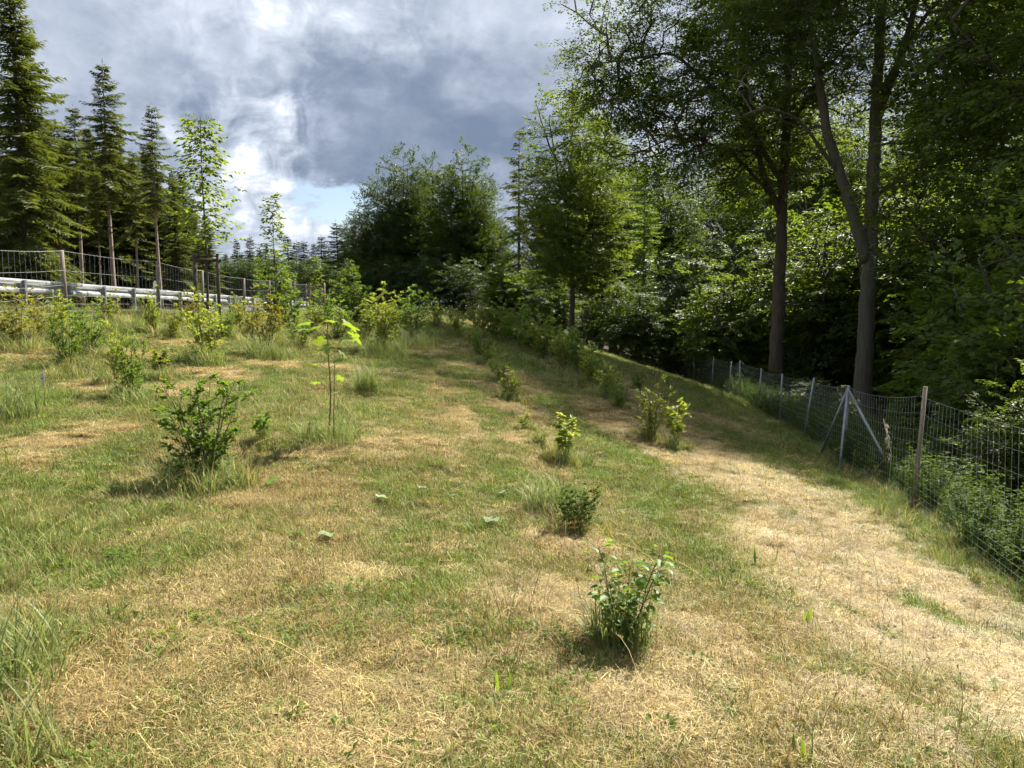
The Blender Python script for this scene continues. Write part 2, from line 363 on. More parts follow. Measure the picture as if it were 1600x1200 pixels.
for (px, py, rad) in ((10, 1000, .35), (30, 900, .4), (60, 860, .35), (120, 840, .35), (230, 800, .35), (20, 820, .4), (300, 760, .4), (550, 640, .5), (575, 600, .5), (870, 790, .25), (205, 620, .5), (20, 620, .7), (100, 580, .8), (420, 540, .8), (600, 540, 1.0), (640, 520, 1.0), (40, 1180, .2)):
    x, y, z = ground(px, py); LUSHP.append((x, y, rad))
def fields(x, y):
    s = x - rowx(y)
    n1 = fbm(s * .8, y * .28, 4, 1); n2 = fbm(s * 2.2, y * 1.0, 4, 2); n3 = fbm(x * 6, y * 5, 3, 3)
    e = s + (n1 - .5) * 1.3 + (n2 - .5) * .8
    band = sstep(e, 1.25, 1.9) * (1 - sstep(e, 2.9, 3.9)) * (1 - .75 * (1 - sstep(y, 2.6, 4.6)) * (1 - sstep(s, 1.4, 2.2))) * (1 - .5 * sstep(y, 18, 34))
    hay = band * sstep(n2, .22, .42)
    for px, py, r in PATCH:
        d = np.hypot(x - px, y - py) / r + (n3 - .5) * 1.1 + (n2 - .5) * .8
        hay = np.maximum(hay, 1 - sstep(d, .55, 1.2))
    hay = np.maximum(hay, sstep(n2 + .35 * n3, .86, .98) * .7)
    dry = .51 + (n1 - .5) * 1.0 + (n2 - .5) * 1.3 + (n3 - .5) * .9
    green = np.exp(-((s - .95) / .42) ** 2) * sstep(y, 4.5, 6.5) + .9 * np.exp(-((s + .75) / .38) ** 2) * sstep(y, 3.2, 5.2) + .8 * np.exp(-((s + 2.0) / .5) ** 2) * sstep(y, 9, 13)
    dry = dry - .44 * green - .15 * sstep(y, 14, 30) - .3 * sstep(s, 3.4, 4.3) - .22 * (1 - sstep(s, -4.2, -1.8)) * sstep(y, 2, 4)
    lush = np.zeros_like(s)
    for px, py, r in LUSHP:
        d = np.hypot(x - px, y - py) / r + (n3 - .5) * .9
        lush = np.maximum(lush, 1 - sstep(d, .5, 1.3))
    fr = x - fence_r(y)
    lush = np.maximum(lush, np.exp(-((x - row2x(y)) / .42) ** 2) * sstep(y, 13.5, 18))
    lush = np.maximum(lush, sstep(fr + (n2 - .5) * 1.0, -.85, -.25))
    lush = np.maximum(lush, sstep(-x - 6.8 - (n1 - .5) * 3 + (n2 - .5) * 2, 0, 1.6) * sstep(y, 8, 14) * .9)
    lush = np.maximum(lush, .75 * sstep(n1 + .5 * (n2 - .5), .5, .66) * sstep(-s, 1.0, 3) * sstep(y, 7, 11))
    lush = np.maximum(lush, sstep(y + (n1 - .5) * 8, 25, 31) * .85 * (1 - sstep(x - row2x(y), .7, 1.7)))
    dry = np.clip(np.maximum(dry, hay * .97) - .30 * lush, .03, .98)
    return dry, np.clip(hay, 0, 1), np.clip(lush, 0, 1)

# ------------------------------------------------------------------ ground sheet
def build_ground():
    rings = np.r_[np.geomspace(.4, 60, 300), np.geomspace(62, 4000, 60)]
    front = np.linspace(-R(50), R(50), 420); back = np.linspace(R(50), R(310), 66)[1:-1]
    ang = np.r_[front, back]; k = len(ang)
    X = (rings[:, None] * np.sin(ang)[None]).ravel(); Y = (rings[:, None] * np.cos(ang)[None]).ravel()
    X = np.r_[X, 0]; Y = np.r_[Y, 0]
    d, hy, lu = fields(X, Y)
    Z = height(X, Y) + hy * .02 * (1 - sstep(np.hypot(X, Y), 20, 40)) * (0.3 + fbm(X * 9, Y * 9, 2, 8)) - .012
    i = np.arange(len(rings) - 1)[:, None] * k; j = np.arange(k)[None]; jn = (j + 1) % k
    Q = np.stack([i + j, i + k + j, i + k + jn, i + jn], -1).reshape(-1, 4)
    mb = MB(); T = [(k * len(rings), q, (q + 1) % k) for q in range(k)]
    mb.add(np.c_[X, Y, Z], T, Q[:, ::1])
    m, t, o = mat_new('meadow_soil')
    pos = t.new('ShaderNodeNewGeometry').outputs['Position']
    dry = t.attr('dry'); hay = t.attr('hay'); lush = t.attr('lush'); wood = t.attr('wood')
    n1 = t.noise(pos, 3.0, 5, .6); n2 = t.noise(pos, 38.0, 6, .7); n3 = t.noise(pos, 140.0, 4, .7)
    nn = t.math('ADD', t.math('MULTIPLY', n2, .6), t.math('MULTIPLY', n3, .4))
    g = t.mix(t.rng(nn, .35, .65), (.018, .022, .008), (.055, .07, .02))
    s = t.mix(t.rng(nn, .33, .62), (.045, .03, .016), (.20, .15, .07))
    h = t.mix(t.rng(nn, .33, .62), (.07, .048, .024), (.36, .28, .14))
    c = t.mix(t.rng(t.math('ADD', dry, t.math('MULTIPLY', t.math('SUBTRACT', n2, .5), .8)), .25, .7), g, s)
    c = t.mix(hay, c, h)
    c = t.mix(t.math('MULTIPLY', lush, .8), c, t.mix(nn, (.03, .05, .012), (.07, .10, .025)))
    c = t.mix(wood, c, t.mix(n2, (.03, .024, .014), (.07, .05, .028)))
    p = t.new('ShaderNodeBsdfPrincipled'); t.l.new(c, p.inputs['Base Color']); p.inputs['Roughness'].default_value = .95; p.inputs['Specular IOR Level'].default_value = .1
    b = t.new('ShaderNodeBump'); b.inputs['Strength'].default_value = .7; b.inputs['Distance'].default_value = .02
    t.l.new(nn, b.inputs['Height']); t.l.new(b.outputs[0], p.inputs['Normal']); t.l.new(p.outputs[0], o.inputs[0])
    me = mb.mesh('meadow', m, True)
    woodv = np.maximum(sstep(X - fence_r(Y), .8, 2.5), sstep(np.hypot(X + 30, Y - 75) , 52, 40) * (X < -17))
    for nm, v in (('dry', d), ('hay', hy), ('lush', lu), ('wood', woodv)):
        a = me.attributes.new(nm, 'FLOAT', 'POINT'); a.data.foreach_set('value', np.asarray(v, np.float32))
    tag(obj('meadow', me), kind='structure')
build_ground()

# road behind the guardrail
def build_road():
    mb = MB(); ys = np.linspace(-15, 110, 80)
    xr = np.interp(ys, [-15, 17, 38, 60, 110], [-11.4, -12.2, -13.8, -17, -30])
    L = np.c_[xr - 6.2, ys, height(xr, ys) + .03]; Rr = np.c_[xr, ys, height(xr, ys) + .06]
    L[:, 2] = np.maximum(L[:, 2], height(L[:, 0], L[:, 1]) + .05)
    V = np.stack([L, Rr], 1).reshape(-1, 3); i = np.arange(len(ys) - 1)[:, None] * 2
    mb.add(V, None, i + [[0, 1, 3, 2]])
    tag(obj('road', mb.mesh('road', M['asphalt'], True)), kind='structure')
build_road()

# ------------------------------------------------------------------ grass: clumps placed as geometry-node instances
SRC = {}
def blades(mb, n, rad, hmin, hmax, wd, lean, segs=3, lie=False, seed=0):
    g = np.random.default_rng(seed)
    a = g.random(n) * 6.283; r = rad * np.sqrt(g.random(n)); base = np.c_[r * np.cos(a), r * np.sin(a), np.zeros(n)]
    az = g.random(n) * 6.283; dirn = np.c_[np.cos(az), np.sin(az), np.zeros(n)]; side = np.c_[-np.sin(az), np.cos(az), np.zeros(n)]
    L = hmin + (hmax - hmin) * g.random(n); ln = lean * (.25 + 1.1 * g.random(n)); W = wd * (.6 + .8 * g.random(n)); tn = g.random(n)
    ks = np.linspace(0, 1, segs + 1); V = []
    for k in ks:
        if lie:
            bend = (g.random(n) - .5) * .10 * L if 0 < k < 1 else 0
            p = base + dirn * (L * (k - .5))[:, None] + side * np.broadcast_to(bend, (n,))[:, None]
            p[:, 2] = .004 + .022 * g.random(n) + lean * L * (k - .3) * (tn - .35)
        else:
            th = ln * (k ** 1.1)
            p = base + dirn * (L * k * np.sin(th))[:, None]; p[:, 2] = L * k * np.cos(th * .9) - .008
        ww = (W * (1 - k ** 1.6 * .92) * .5)[:, None] if not lie else (W * .5 * (1 - .5 * k))[:, None]
        V += [p - side * ww, p + side * ww]
    V = np.stack(V, 1); m = V.shape[1]
    i = np.arange(n)[:, None] * m
    Q = np.concatenate([i + [2 * k, 2 * k + 1, 2 * k + 3, 2 * k + 2] for k in range(segs)], 1).reshape(-1, 4)
    mb.add(V.reshape(-1, 3), None, Q, np.repeat(tn, m))
def source(key, makers, mat):
    c = bpy.data.collections.new('src_' + key)
    for i, f in enumerate(makers):
        mb = MB(); f(mb, i); o = bpy.data.objects.new('%s_%02d' % (key, i), mb.mesh(key, mat, True)); c.objects.link(o)
    SRC[key] = (c, len(makers))
source('stubble', [lambda mb, i: (blades(mb, 60, .12, .015, .055, .0030, .75, 2, seed=100 + i), blades(mb, 14, .12, .03, .09, .0021, .16, 3, True, seed=150 + i)) for i in range(6)], M['blade'])
source('thatch', [lambda mb, i: (blades(mb, 105, .12, .03, .12, .0023, .16, 3, True, seed=200 + i), blades(mb, 14, .12, .03, .08, .003, 1.1, 2, seed=260 + i)) for i in range(6)], M['hay'])
source('turf', [lambda mb, i: blades(mb, 74, .12, .02, .068, .0034, .85, 3, seed=300 + i) for i in range(6)], M['blade'])
source('tall', [lambda mb, i: (blades(mb, 55, .10, .18, .46, .0055, .8, 5, seed=400 + i), blades(mb, 30, .12, .08, .2, .005, .9, 3, seed=450 + i)) for i in range(6)], M['lush'])
def weed_maker(mb, i):
    g = np.random.default_rng(500 + i); n = 16 + 4 * i
    a = g.random(n) * 6.283; r = .02 + .07 * g.random(n)
    c = np.c_[r * np.cos(a), r * np.sin(a), .01 + .05 * g.random(n)]
    d = np.c_[np.cos(a), np.sin(a), .2 + .5 * g.random(n)]
    leaf8(mb, c, d, np.c_[np.zeros(n), np.zeros(n), np.ones(n)] + (g.random((n, 3)) - .5) * .8, .02 + .03 * g.random(n), .014 + .016 * g.random(n))
source('weed', [weed_maker for i in range(5)], M['weed'])
def nettle_maker(mb, i):
    g = np.random.default_rng(540 + i)
    for s in range(7):
        a = g.random() * 6.283; r = .15 * g.random(); H = .35 + .5 * g.random(); n = int(H / .05) * 5
        top = np.array([r * math.cos(a) + (g.random() - .5) * .25, r * math.sin(a) + (g.random() - .5) * .25, H]); b = np.array([r * math.cos(a), r * math.sin(a), 0])
        tube(mb, [b, (b + top) / 2 + [.01, 0, .02], top], [.004, .003, .002], 3, False)
        k = .15 + .85 * g.random(n); p = b + (top - b) * k[:, None]; z = g.random(n) * 6.283
        d = np.c_[np.cos(z), np.sin(z), -.25 + .5 * g.random(n)]
        leaf4(mb, p, d, np.tile([0, 0, 1.], (n, 1)) + (g.random((n, 3)) - .5) * .6, .035 + .035 * g.random(n), .015 + .016 * g.random(n))
M['nettle'] = leaf_mat('nettle', (.045, .085, .02), (.10, .15, .034), .4, gloss=.04)
source('nettle', [nettle_maker for i in range(5)], M['nettle'])

def stalk_maker(mb, i):
    g = np.random.default_rng(560 + i)
    for q in range(3):
        a = g.random() * 6.283; L = .18 + .25 * g.random(); ln = .15 + 1.0 * g.random(); k = np.linspace(0, 1, 6); b = (g.random(2) - .5) * .1
        P = np.c_[b[0] + L * k * np.sin(ln * k) * math.cos(a), b[1] + L * k * np.sin(ln * k) * math.sin(a), L * k * np.cos(ln * k * .9)]
        tn = .2 + .75 * g.random(); tube(mb, P, np.linspace(.0013, .0008, 6), 3, False, tn); e = P[-1]; m = 9; z = g.random(m) * 6.283
        leaf4(mb, e - (P[-1] - P[-2]) * np.linspace(0, 1.2, m)[:, None], np.c_[np.cos(z) * .4, np.sin(z) * .4, np.ones(m)], np.c_[np.cos(z), np.sin(z), np.zeros(m)], .014, .004, tint=tn)
source('stalk', [stalk_maker for i in range(6)], M['hay'])

def scatter(name, key, X, Y, sc, dry, label, cat, tilt=.12):
    n = len(X); Z = height(X, Y); _, hy, _ = (None, None, None)
    me = bpy.data.meshes.new(name); me.vertices.add(n); me.vertices.foreach_set('co', np.c_[X, Y, Z - .006].astype(np.float32).ravel())
    e = .08; nx = -(height(X + e, Y) - height(X - e, Y)) / (2 * e); ny = -(height(X, Y + e) - height(X, Y - e)) / (2 * e)
    g = np.random.default_rng(n)
    rot = np.c_[np.clip(-ny, -.6, .6) + (g.random(n) - .5) * tilt, np.clip(nx, -.6, .6) + (g.random(n) - .5) * tilt, g.random(n) * 6.283]
    for nm, ty, v in (('rot', 'FLOAT_VECTOR', rot), ('size', 'FLOAT', sc), ('dry', 'FLOAT', dry), ('rnd', 'FLOAT', g.random(n)), ('rust', 'FLOAT', sstep(fbm(X * 1.6, Y * 1.2, 3, 14), .48, .66))):
        a = me.attributes.new(nm, ty, 'POINT'); a.data.foreach_set('vector' if 'VEC' in ty else 'value', np.asarray(v, np.float32).ravel())
    a = me.attributes.new('pick', 'INT', 'POINT'); a.data.foreach_set('value', g.integers(0, SRC[key][1], n).astype(np.int32))
    o = obj(name, me); tag(o, label, cat, kind='stuff')
    ng = bpy.data.node_groups.new(name, 'GeometryNodeTree')
    ng.interface.new_socket('Geometry', in_out='INPUT', socket_type='NodeSocketGeometry'); ng.interface.new_socket('Geometry', in_out='OUTPUT', socket_type='NodeSocketGeometry')
    t = NT(ng); gi = t.new('NodeGroupInput'); go = t.new('NodeGroupOutput'); ip = t.new('GeometryNodeInstanceOnPoints')
    ci = t.new('GeometryNodeCollectionInfo'); ci.inputs['Collection'].default_value = SRC[key][0]; ci.inputs['Separate Children'].default_value = True; ci.inputs['Reset Children'].default_value = True
    t.l.new(gi.outputs[0], ip.inputs['Points']); t.l.new(ci.outputs[0], ip.inputs['Instance']); ip.inputs['Pick Instance'].default_value = True
    def na(nm, ty):
        q = t.new('GeometryNodeInputNamedAttribute', data_type=ty); q.inputs[0].default_value = nm; return q.outputs[0]
    t.l.new(na('pick', 'INT'), ip.inputs['Instance Index']); t.l.new(na('size', 'FLOAT'), ip.inputs['Scale'])
    e2r = t.new('FunctionNodeEulerToRotation'); t.l.new(na('rot', 'FLOAT_VECTOR'), e2r.inputs[0]); t.l.new(e2r.outputs[0], ip.inputs['Rotation'])
    t.l.new(ip.outputs[0], go.inputs[0])
    md = o.modifiers.new('grow', 'NODES'); md.node_group = ng
    return o
def fan(n, r0, r1, half=.80, seed=1, power=1.0):
    """random spots in the wedge before the photographer, thinner with distance"""
    g = np.random.default_rng(seed); u = g.random(n)
    if power == 1.0: r = r0 * (r1 / r0) ** u
    else: r = (r0 ** (1 - power) + u * (r1 ** (1 - power) - r0 ** (1 - power))) ** (1 / (1 - power))
    a = (g.random(n) * 2 - 1) * half
    return r * np.sin(a), r * np.cos(a), g
def meadow_grass():
    X, Y, g = fan(100000, 1.7, 48, .82, 21, .3)
    keep = (X < fence_r(Y) + .4) & (X > -13)
    X, Y = X[keep], Y[keep]; d, hy, lu = fields(X, Y); r = np.hypot(X, Y); u = np.random.default_rng(5).random(len(X))
    th = u < hy * .95
    tf = ~th & (u < .95 * hy + (1 - hy) * np.clip(1.05 - d * 1.1 + lu * .6, .08, 1))
    st = ~th & ~tf
    grow = 1 + .9 * sstep(r, 8, 30); jit = (.55 + .75 * np.random.default_rng(6).random(len(X))) * (.75 + .6 * fbm(X * 2.5, Y * 2.5, 3, 16))
    scatter('mown_grass', 'stubble', X[st], Y[st], (grow * jit)[st], np.clip(d[st] + .12, 0, 1), 'short dry mown stubble covering the slope', 'grass')
    scatter('mown_hay', 'thatch', X[th], Y[th], (grow * jit)[th], np.clip(d[th] + .1, .75, 1), 'pale cut hay lying in strips and round the saplings', 'hay', .05)
    scatter('green_grass', 'turf', X[tf], Y[tf], (grow * jit * (1 + .3 * lu))[tf], d[tf] * .8, 'short green grass between the hay strips', 'grass')
    # loose straw over everything
    X, Y, g = fan(7000, 1.7, 24, .82, 22, .3); k = X < fence_r(Y) - .3; X, Y = X[k], Y[k]; d, hy, lu = fields(X, Y)
    k = np.random.default_rng(8).random(len(X)) < .25 + d - .6 * lu; X, Y, d = X[k], Y[k], d[k]
    scatter('loose_straw', 'thatch', X, Y, .7 + .5 * np.random.default_rng(9).random(len(X)), np.full(len(X), .93), 'loose straw strewn over the mown grass', 'straw', .15)
    # tall grass in the uncut places
    X, Y, g = fan(26000, 1.9, 60, .82, 23, .2); k = (X < fence_r(Y) + 2.2) & (X > -13); X, Y = X[k], Y[k]; d, hy, lu = fields(X, Y)
    k = (np.random.default_rng(10).random(len(X)) < sstep(lu, .45, 1.0) * (.6 + .4 * (X > fence_r(Y) - .3))) ; X, Y, d, lu = X[k], Y[k], d[k], lu[k]; r = np.hypot(X, Y)
    far = sstep(r, 6, 14)
    scatter('tall_grass', 'tall', X, Y, (.38 + .5 * g.random(len(X))) * (.62 + .38 * far), np.clip(.10 + .5 * fbm(X * .7, Y * .7, 3, 9) - .12, 0, .6), 'long uncut grass round the saplings and along both fences', 'grass')
    X, Y, g = fan(10000, 1.7, 26, .82, 24, .5); k = X < fence_r(Y); X, Y = X[k], Y[k]; d, hy, lu = fields(X, Y)
    k = (np.random.default_rng(12).random(len(X)) < .10 + .7 * sstep(fbm(X * 1.3, Y * 1.3, 3, 4), .52, .68) * (1 - hy) + .9 * lu * (X < -.8) * (Y < 7)); X, Y = X[k], Y[k]
    scatter('ground_weeds', 'weed', X, Y, .35 + .5 * g.random(len(X)), np.zeros(len(X)), 'small clover and weed leaves in the turf', 'weeds', .4)
    X, Y, g = fan(3600, 2.0, 30, .82, 26, .3); k = X < fence_r(Y) - .2; X, Y = X[k], Y[k]; d, hy, lu = fields(X, Y); k = g.random(len(X)) < .30 + .7 * lu; X, Y, d = X[k], Y[k], d[k]
    scatter('seed_stalks', 'stalk', X, Y, .6 + .7 * g.random(len(X)), np.full(len(X), .85), 'thin pale grass stalks with seed heads sticking out of the turf', 'grass', .3)
    # nettles and weeds on the forest side of the right fence
    g = np.random.default_rng(31); n = 5200; Y = 4 + 56 * g.random(n) ** 1.5; X = fence_r(Y) + .15 + 4.5 * g.random(n) ** 1.4
    k = (np.abs(X / np.maximum(Y, .1)) < 1.0) & ((Y > 14) | (g.random(n) < .4)); X, Y = X[k], Y[k]
    scatter('nettles', 'nettle', X, Y, .55 + .75 * g.random(len(X)), np.zeros(len(X)), 'dark nettles and brambles crowding behind the right fence', 'nettles', .3)
meadow_grass()

# ------------------------------------------------------------------ trees
def ellipsoid_points(n, ells, g, shell=.55, gap=.42, gscale=.5, seed=0):
    vol = np.array([e[3] * e[4] * e[5] for e in ells]); idx = g.choice(len(ells), n * 3, p=vol / vol.sum())
    E = np.array(ells)[idx]; v = nrm(g.normal(size=(n * 3, 3))); r = (shell + (1 - shell) * g.random(n * 3)) ; r = np.where(g.random(n * 3) < .75, r, g.random(n * 3))
    P = E[:, :3] + v * E[:, 3:6] * r[:, None] * (.82 + .36 * fbm(v[:, 0] * 2.2 + E[:, 0], v[:, 2] * 2.2 + v[:, 1] * 1.7, 3, seed + 3))[:, None]
    nz = fbm(P[:, 0] * gscale + P[:, 1] * .31, P[:, 2] * gscale * 1.5 + P[:, 1] * .43, 3, seed)
    return P[nz > gap * .98 + (g.random(len(P)) - .5) * .06][:n]
def resample(pts, step):
    pts = np.asarray(pts, float); d = np.r_[0, np.cumsum(np.linalg.norm(np.diff(pts, axis=0), axis=1))]; k = max(2, int(d[-1] / step) + 1); s = np.linspace(0, d[-1], k)
    P = np.stack([np.interp(s, d, pts[:, i]) for i in range(3)], 1)
    for _ in range(2): P[1:-1] = (P[:-2] + 2 * P[1:-1] + P[2:]) / 4
    return P
def decid(paths, centres, leafmat, barkmat, n_per=40, leaf=(.10, .065), spray=.55, flat=.5, droop=.15, seed=1, twig_r=.008, sides=10, leaf_fn=leaf4, wiggle=.06, knots=()):
    """trunk and limbs along given paths; every spray of leaves is joined to the nearest wood by a branch"""
    g = np.random.default_rng(seed); wood = MB(); crown = MB(); nodes = []; 
    for k, (pts, r0, r1) in enumerate(paths):
        P = resample(pts, .35 if r0 > .05 else .15); n = len(P)
        P[1:-1] += (g.random((n - 2, 3)) - .5) * wiggle * min(1, r0 * 4)
        t = np.linspace(0, 1, n); rad = r0 + (r1 - r0) * t ** .8
        if k == 0: rad = rad * (1 + .55 * np.exp(-P[:, 2] / max(r0 * 1.6, .01)))
        tube(wood, P, rad, sides if k == 0 else max(4, sides - 3), True, flute=.035 if k == 0 else 0); nodes.append(P[max(1, int(n * (.2 if k == 0 else .25))):])
    for p, r in knots: 
        q = np.asarray(p, float); tube(wood, [q, q + [-.02, -.07, 0], q + [-.02, -.09, 0]], [r, r * .9, r * .4], 8)
    nodes = list(np.concatenate(nodes)); base = len(nodes); par = [-1] * base
    A = np.zeros((base + len(centres) * 2, 3)); A[:base] = nodes; na = base
    d0 = np.array([np.min(np.linalg.norm(A[:base] - c, axis=1)) for c in centres]); order = np.argsort(d0)
    link = []; plen = np.zeros(len(A))
    for i in order:
        c = centres[i]; dv = c - A[:na]; dist = np.linalg.norm(dv, axis=1); cost = dist + .55 * np.maximum(0, -dv[:, 2]) + .38 * plen[:na]
        j = int(np.argmin(cost)); p = A[j]; mid = (p + c) / 2 + np.array([0, 0, .06 * dist[j]]) + (g.random(3) - .5) * .06 * dist[j]
        A[na] = mid; A[na + 1] = c; plen[na] = plen[j] + dist[j] * .5; plen[na + 1] = plen[j] + dist[j]; par += [j, na]; link.append((i, na + 1, j)); na += 2
    count = np.zeros(na); 
    for (i, k, j) in reversed(link):
        count[k] += 1; count[k - 1] += count[k]; count[j] += count[k - 1] if j >= base else 0
    axes = np.zeros((len(centres), 3))
    for (i, k, j) in link:
        r = twig_r * np.sqrt(count[k - 1]); p, m_, c = A[j], A[k - 1], A[k]
        tube(wood, [p, m_, c], [r * 1.15, r, max(r * .7, twig_r * .5)], 4 if count[k - 1] > 6 else 3, False)
        axes[i] = c - p
    N = len(centres); ax = nrm(axes); ax[:, 2] = ax[:, 2] * flat - droop; ax = nrm(ax)
    up = np.tile([0, 0, 1.], (N, 1)) + (g.random((N, 3)) - .5) * .7; sd_ = nrm(np.cross(ax, up)); nn = np.cross(sd_, ax)
    rep = np.repeat(np.arange(N), n_per); K = len(rep); t = g.random(K) * 1.35 - .45; sgn = np.where(g.random(K) < .5, -1, 1.)
    lat = sgn * g.random(K) ** .8 * .55 * (1 - .45 * np.abs(t))
    sz = spray * (.7 + .6 * g.random(N))[rep]
    pos = centres[rep] + ax[rep] * (t * sz)[:, None] + sd_[rep] * (lat * sz)[:, None] + nn[rep] * ((g.random(K) - .5) * .22 * sz)[:, None]; pos[:, 2] -= droop * sz * np.abs(lat) * 1.2
    d = ax[rep] * (.5 + g.random(K))[:, None] + sd_[rep] * (sgn * (.4 + .7 * g.random(K)))[:, None] + (g.random((K, 3)) - .5) * .5; d[:, 2] -= .25 * g.random(K)
    n_ = nn[rep] + (g.random((K, 3)) - .5) * .8
    s = (.7 + .6 * g.random(K))
    leaf_fn(crown, pos, d, n_, leaf[0] * s, leaf[1] * s, tint=np.clip(g.random(K) * .7 + .3 * g.random(N)[rep], 0, 1))
    return wood.mesh('trunk', barkmat, True), crown.mesh('crown', leafmat)
def spruce(h, clear, rmax, seed, leafmat, barkmat, gapz=.36, nb=6, sparse=1.0, droop=.35, r0=None, power=.75, size=1.0):
    g = np.random.default_rng(seed); wood = MB(); crown = MB(); r0 = r0 or h * .011
    bx = (g.random(2) - .5) * .4; zs = np.linspace(0, h, 14); P = np.c_[bx[0] * np.sin(zs / h * 2.4), bx[1] * np.sin(zs / h * 2.9), zs]
    tube(wood, P, r0 * (1.02 - zs / h) * (1 + .4 * np.exp(-zs / .5)) + .008, 8)
    az0 = g.random() * 6; z = clear * h; C = []; D = []; Nn = []; Ls = []; Ws = []; Ts = []
    while z < h * .985:
        f = (z - clear * h) / (h - clear * h); env = rmax * min(1.0, (1 - f) ** power * 1.08) * min(1, .62 + f * 4.5)
        ph = g.random() * 6.283; nbr = nb if f < .85 else nb - 1
        for b in range(nbr):
            if g.random() > sparse: continue
            L = env * (.36 + .78 * g.random() ** .8) * (.8 + .45 * math.sin(az0 + b * 6.283 / nbr + z * .5)) + .12; az = ph + b * 6.283 / nbr + (g.random() - .5) * .6; zb = z + (g.random() - .5) * gapz
            el = R(-28 + 60 * f + (g.random() - .5) * 16); out_ = np.array([math.cos(az), math.sin(az), 0]); sd_ = np.array([-out_[1], out_[0], 0])
            n = max(4, int(L / .13)); t = np.linspace(.08, 1, n)
            cz = zb + L * t * math.sin(el) - droop * L * .5 * t * t + .34 * droop * L * np.maximum(0, t - .55) ** 1.5 * 2.6
            cx = np.interp(zb, zs, P[:, 0]); cy = np.interp(zb, zs, P[:, 1])
            B = np.c_[cx + out_[0] * L * t * math.cos(el), cy + out_[1] * L * t * math.cos(el), cz]
            if L > .8: tube(wood, np.r_[[[cx, cy, zb]], B[[n // 3, 2 * n // 3, n - 1]]], [.008 + .012 * L, .006 + .008 * L, .01, .004], 3, False)
            tw = (.16 + .30 * L * .35 * (1 - t) ** .7 + .10 * np.sin(t * 3.1)) * size
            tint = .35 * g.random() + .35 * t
            for sg in (-1, 1):
                for rep in range(2):
                    m = g.random(n) < .93; k = m.sum()
                    dd = out_ * (.55 + .5 * g.random((k, 1))) + sd_ * sg * (.75 + .4 * g.random((k, 1))) ; dd[:, 2] += -.25 - .55 * g.random(k) * (1 if rep else .4) + .25 * f
                    C.append(B[m] + (g.random((k, 3)) - .5) * .08); D.append(dd); Nn.append(np.tile([0, 0, 1.], (k, 1)) + (g.random((k, 3)) - .5) * .9)
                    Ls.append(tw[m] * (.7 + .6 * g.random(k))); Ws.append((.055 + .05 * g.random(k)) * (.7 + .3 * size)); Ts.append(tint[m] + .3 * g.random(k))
            C.append(B[-1:]); D.append((out_ + [0, 0, .25])[None]); Nn.append(np.array([[0, 0, 1.]])); Ls.append(np.array([.22])); Ws.append(np.array([.07])); Ts.append(np.array([.9]))
        z += gapz * (.75 + .5 * g.random()) * (1 - .35 * f)
    C.append(np.array([[P[-1, 0], P[-1, 1], h - .15]])); D.append(np.array([[0, 0, 1.]])); Nn.append(np.array([[1., 0, 0]])); Ls.append(np.array([.55])); Ws.append(np.array([.05])); Ts.append(np.array([.6]))
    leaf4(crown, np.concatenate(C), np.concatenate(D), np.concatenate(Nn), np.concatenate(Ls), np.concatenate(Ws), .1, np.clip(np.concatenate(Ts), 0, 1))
    return wood.mesh('trunk', barkmat, True), crown.mesh('crown', leafmat)
def plant(name, meshes, loc, label, cat, group=None, rotz=0, scale=1.0, parts=('trunk', 'crown')):
    t = thing(name, (loc[0], loc[1], loc[2] - .05), label, cat, group, rotz, scale)
    for nm, me in zip(parts, meshes): obj(nm, me, t)
    return t
def top_h(d, top_py, z): return EYE + rise(top_py, d) - z

# --- spruces across the road (built 18 m tall, scaled to each tree)
SP = [spruce(18, .05, 3.0, 1, M['spruce'], M['bark_dark'], .34, 8, .80, .65, size=1.45, power=.7), spruce(18, .48, 2.5, 2, M['spruce'], M['bark_spruce'], .36, 7, .78, .5, r0=.16, size=1.4, power=.72), spruce(18, .50, 2.2, 3, M['spruce'], M['bark_spruce'], .38, 7, .75, .45, r0=.14, size=1.4, power=.65),
      spruce(18, .14, 2.7, 4, M['spruce'], M['bark_dark'], .36, 7, .80, .55, size=1.4, power=.75)]
left = [ # px, distance, top row, variant, label
    (8, 43, -70, 0, 'tallest dense spruce at the left picture edge, its top cut off'),
    (40, 49, 45, 0, 'broad dense spruce second from the left picture edge'),
    (112, 57, 165, 1, 'shorter dark spruce with its top left of the pointed tallest top'),
    (160, 55, 97, 1, 'spruce across the road with a bare leader and open pointed top'),
    (238, 54, 163, 2, 'slim spruce with a long pale bare trunk standing right in the left wood'),
    (146, 52, 255, 2, 'lower spruce whose pale bare trunk leans under the pointed one'),
    (205, 58, 235, 1, 'spruce filling the dip between the two pointed tops'),
    (268, 60, 262, 3, 'dark spruce at the right end of the left wood'),
    (85, 62, 190, 1, 'dark spruce in the notch right of the broad dense spruce'),
    (292, 66, 318, 3, 'lowest spruce at the right end of the left wood, behind the young staked tree')]
for i, (px, d, top, v, lab) in enumerate(left):
    x, y, z = at_dist(px, d, top); hh = top_h(d, top, z)
    sc = hh / 18; wd = sc * (1.12 if i < 2 else 1.1)
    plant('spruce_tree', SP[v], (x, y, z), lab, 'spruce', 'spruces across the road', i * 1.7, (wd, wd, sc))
g = np.random.default_rng(77)
for i in range(50):
    px = -160 + 490 * (i + .5) / 50 + g.normal() * 6; d = 62 + 14 * g.random(); top = 190 + 70 * g.random() + max(0, px - 225) * 1.3
    x, y, z = at_dist(px, d, top); hh = top_h(d, top, z)
    plant('spruce_tree', SP[(3, 0, 1, 3)[i % 4]], (x, y, z), 'dark spruce deep in the wood across the road', 'spruce', 'spruces deep in the left wood', g.random() * 6, (hh / 18 * 1.3, hh / 18 * 1.3, hh / 18))
